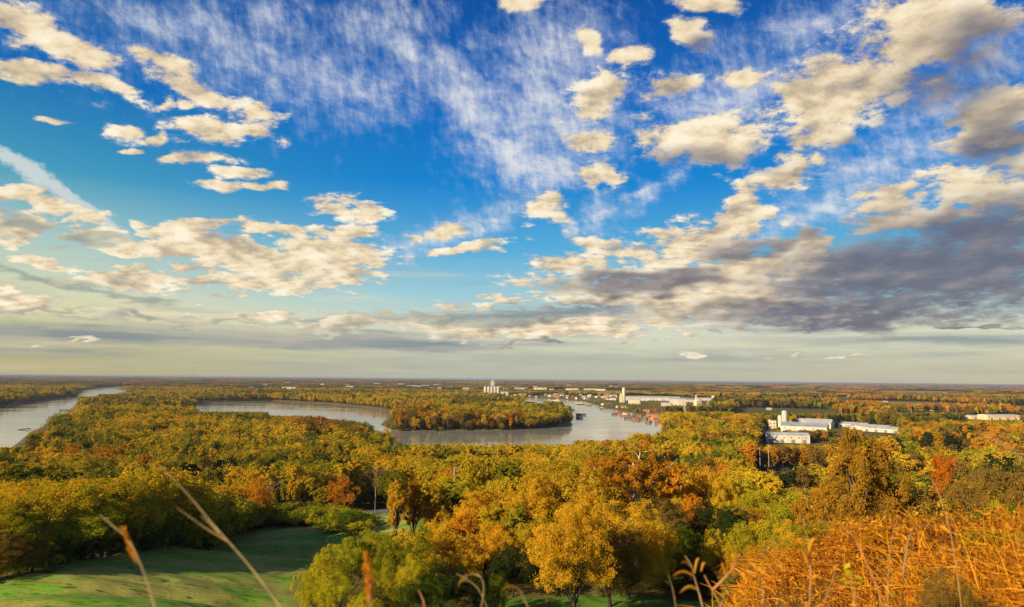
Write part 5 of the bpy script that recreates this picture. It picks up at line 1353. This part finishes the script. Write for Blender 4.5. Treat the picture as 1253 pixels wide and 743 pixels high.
def at(px, py, y):
    rr = ray(px, py); return np.array([0, 0, CAMH]) + rr*(y/rr[1])
def stem(name, pts2, y0, y1, r0, r1, label, m='stalk', side=(), leaves=(), head=None, group=None, cat='plant stalk'):
    """a stalk through photograph points, at distances y0 (root) to y1 (tip), continued down to the ground"""
    k_ = len(pts2); P = [at(a_, b_, y0 + (y1-y0)*i/(k_-1)) for i, (a_, b_) in enumerate(pts2)]
    dn = (P[0]-P[1])/np.linalg.norm(P[0]-P[1]); zg = gz1(P[0][0], P[0][1]) - .05
    top_ = cr(np.array(P), 7); ctl = P[0] + dn*.35; end = np.array([ctl[0], ctl[1], min(zg, ctl[2] - .1)])
    q0 = np.linspace(0, 1, 9)[1:, None]
    root = ((1-q0)**2*P[0] + 2*q0*(1-q0)*ctl + q0*q0*end)[::-1]
    P = np.vstack([root, top_])
    base = P[0].copy()
    o = empty(name, tuple(base), 0, label, cat, group)
    s_ = MB().tube(P - base, np.linspace(r0, r1, len(P))*(.62 if name == 'grass_stalk' else .5), 6).build('stem', M[m], o, True)
    for pts3, ys_ in side:
        Q = cr(np.array([at(a_, b_, ys_) for a_, b_ in pts3]), 6); MB().tube(Q - base, np.linspace(r1*1.5, r1*.5, len(Q)), 5).build('side_branch', M[m], o, True)
    for (ax, ay, bx, by, wpx, ys_) in leaves:
        A_, B_ = at(ax, ay, ys_), at(bx, by, ys_ - .05); L_ = np.linalg.norm(B_-A_); w = wpx*.55*ys_/F0
        nrm = np.cross(B_-A_, [0, 1, .3]); nrm /= np.linalg.norm(nrm); V = []
        for i in range(7):
            t = i/6; c0 = A_ + (B_-A_)*t + np.array([0, 0, 1])*L_*.28*sin(pi*t)*(1 if bx > ax else .6); ww = w*sin(pi*(t*.9+.05))**.7
            V += [c0 - nrm*ww*.5 + np.array([0, ww*.5, 0]), c0, c0 + nrm*ww*.5 + np.array([0, ww*.6, 0])]
        V = np.array(V) - base; F = np.array([[i*3+j, i*3+j+1, i*3+j+4, i*3+j+3] for i in range(6) for j in range(2)])
        me = mesh_np('leaf', V, F, M['dry'], smooth=True, attrs={'tone': ('FLOAT', np.full(len(V), random.uniform(.45, .8)))}); link(bpy.data.objects.new('leaf', me), o)
    if head:
        (ax, ay, bx, by, wpx, ys_) = head; A_, B_ = at(ax, ay, ys_), at(bx, by, ys_); n2 = 260
        t = rng.uniform(0, 1, n2)[:, None]; w = wpx*ys_/F0
        C0 = A_ + (B_-A_)*t + rng.normal(0, 1, (n2, 3))*w*.16*np.sin(pi*(.1 + .8*t)); dd = (B_-A_)/np.linalg.norm(B_-A_)*w*.7 + rng.normal(0, w*.16, (n2, 3)); ee = rng.normal(0, w*.05, (n2, 3))
        V = np.stack([C0, C0 + dd*.5 + ee, C0 + dd, C0 + dd*.5 - ee], 1).reshape(-1, 3) - base
        me = mesh_np('seed_head', V, np.arange(n2*4).reshape(-1, 4), M['dry'], attrs={'tone': ('FLOAT', np.repeat(rng.uniform(.35, .75, n2), 4))}); link(bpy.data.objects.new('seed_head', me), o)
    return o
stem('grass_stalk', [(346, 746), (305, 692), (262, 643), (228, 603), (196, 570)], 2.2, 2.5, .0062, .0022, 'longest dry grass stalk leaning left across the mown field', side=[([(278, 662), (250, 645), (216, 621)], 2.36), ([(268, 652), (256, 640), (246, 631)], 2.36)], cat='grass stalk')
stem('grass_stalk', [(191, 746), (176, 700), (158, 662), (140, 645), (122, 630)], 2.1, 2.3, .0062, .0022, 'shorter dry grass stalk with feathery tip left of the longest one', side=[([(166, 680), (158, 662), (152, 648)], 2.2)], head=(168, 690, 152, 650, 9, 2.2), cat='grass stalk')
stem('grass_stalk', [(1290, 600), (1253, 564), (1225, 542), (1196, 528)], 1.9, 2.1, .005, .002, 'pale curved stalk entering from the right edge above the brush', cat='grass stalk')
stem('plume_stalk', [(452, 748), (453, 720), (452, 700), (449, 682)], 2.2, 2.3, .006, .002, 'orange feathery plume rising from the bottom edge left of centre', 'stalk_red', head=(453, 740, 449, 684, 13, 2.25), cat='grass stalk')
stem('dried_stem', [(588, 750), (592, 722), (588, 706), (575, 703), (566, 712)], 3.0, 3.1, .007, .003, 'hooked dry stem curling left at the bottom centre', leaves=[(575, 703, 560, 718, 5, 3.0)])
stem('dried_stem', [(598, 748), (586, 722), (570, 708), (558, 702)], 3.0, 3.1, .005, .002, 'thin stem crossing the hooked dry stem')
stem('dried_stem', [(520, 750), (518, 735), (512, 722)], 2.8, 2.9, .007, .005, 'short thick dry stub at the bottom between plume and hook', 'stalk_red')
stem('dried_stem', [(650, 750), (642, 735), (636, 722)], 2.8, 2.9, .006, .002, 'pale stub with a leaf just right of the hooked stem', leaves=[(636, 722, 612, 724, 6, 2.9)])
stem('dried_stem', [(828, 750), (824, 725), (818, 703)], 3.0, 3.1, .005, .0015, 'thin upright straw left of the leafy brown stem')
stem('dried_stem', [(862, 752), (856, 728), (850, 708), (846, 692), (838, 680)], 3.3, 3.5, .010, .003, 'leafy brown stem with hanging pale leaves over the lower lawn', leaves=[(850, 706, 822, 706, 7, 3.4), (854, 722, 832, 726, 9, 3.4), (846, 694, 832, 690, 7, 3.4), (858, 700, 866, 690, 6, 3.4), (850, 702, 858, 684, 6, 3.4)])
stem('dried_stem', [(884, 752), (878, 734), (868, 716), (862, 704)], 3.3, 3.4, .009, .005, 'second brown stem leaning against the leafy one', 'stalk_red', side=[([(872, 722), (888, 706), (900, 690), (906, 676)], 3.35)], leaves=[(888, 706, 884, 688, 6, 3.35), (884, 708, 872, 702, 6, 3.35)])
stem('dried_stem', [(880, 752), (886, 728), (896, 708), (910, 698), (926, 696)], 3.5, 3.8, .010, .004, 'pale stem arching right out of the brush edge', leaves=[(926, 696, 934, 704, 6, 3.7)])
stem('dried_stem', [(932, 752), (934, 728), (930, 712), (938, 700), (952, 694)], 3.6, 3.9, .010, .004, 'stem with curled leaves right of the arching pale stem', leaves=[(934, 722, 920, 708, 8, 3.7), (936, 704, 926, 716, 7, 3.7), (952, 694, 960, 700, 7, 3.8)])
stem('dried_stem', [(990, 745), (992, 710), (990, 672), (984, 640), (980, 628)], 3.6, 3.9, .008, .003, 'upright golden stem with leaves standing in the brush', leaves=[(990, 690, 976, 668, 8, 3.7), (990, 676, 1002, 660, 8, 3.7), (990, 704, 976, 692, 8, 3.7), (986, 650, 976, 640, 6, 3.8), (991, 720, 1006, 706, 9, 3.7)])
stem('dried_stem', [(1066, 700), (1052, 672), (1040, 652), (1020, 640), (1000, 638)], 4.0, 4.3, .010, .004, 'reddish stem bowing left above the brush', 'stalk_red', leaves=[(1040, 650, 1016, 646, 8, 4.2), (1000, 638, 990, 646, 6, 4.2)])
stem('dried_stem', [(1108, 680), (1112, 660), (1120, 646), (1136, 643), (1152, 646)], 4.0, 4.3, .011, .004, 'pale stem looping right among the brush tops', leaves=[(1150, 646, 1162, 652, 8, 4.2), (1120, 646, 1104, 642, 8, 4.2)])
stem('dried_stem', [(1088, 690), (1092, 656), (1098, 640), (1110, 634)], 4.2, 4.4, .008, .003, 'thin stem left of the looping pale stem', leaves=[(1100, 638, 1088, 632, 6, 4.3)])
stem('dried_stem', [(1160, 640), (1150, 608), (1142, 590), (1134, 584)], 5.2, 5.4, .010, .003, 'bare pale twig poking above the brush below the red orange tree')
stem('dried_stem', [(1004, 752), (1014, 722), (1022, 700), (1016, 686)], 3.4, 3.6, .009, .004, 'short curved stem beside the yellow leafed sprig', 'stalk_red', leaves=[(1014, 720, 1000, 712, 8, 3.5), (1020, 700, 1032, 694, 7, 3.5)])
# low yellow-green sprig in the brush
c0 = at(1040, 700, 3.5); o = empty('leafy_sprig', tuple(c0), 0, 'bright yellow green leafy sprig amid the orange brush', 'plant')
MB().tube([(0, 0, -.35), (.02, 0, -.1), (0, 0, .02)], [.004, .003, .002]).build('stem', M['stalk'], o)
for k in range(16):
    a_ = random.uniform(0, 6.28); el_ = random.uniform(-.3, .8); L_ = random.uniform(.03, .05); p0 = Vector((random.uniform(-.05, .05), random.uniform(-.05, .05), random.uniform(-.07, .05)))
    d_ = Vector((cos(a_)*cos(el_), sin(a_)*cos(el_), sin(el_))); s_ = d_.cross(Vector((0, 0, 1))).normalized()
    V = [p0, p0 + d_*L_*.5 + s_*L_*.36, p0 + d_*L_, p0 + d_*L_*.5 - s_*L_*.36]
    me = mesh_np('leaf', [tuple(v) for v in V], np.array([[0, 1, 2, 3]]), M['leaf_lime']); link(bpy.data.objects.new('leaf', me), o)
# ================================================================== the air
hz_m, n = mat('haze_air')
pv = n.node('ShaderNodeVolumePrincipled', {'Color': (.62, .66, .86), 'Density': 0.5/14000, 'Anisotropy': .2})
o_ = n.n.new('ShaderNodeOutputMaterial'); n.l.new(pv.outputs[0], o_.inputs['Volume'])
hb = MB().box(-70000, 70000, -400, 62000, -6, 79).build('haze', hz_m)
tag(hb, 'thin pale autumn haze over the whole river plain', 'haze', kind='stuff')
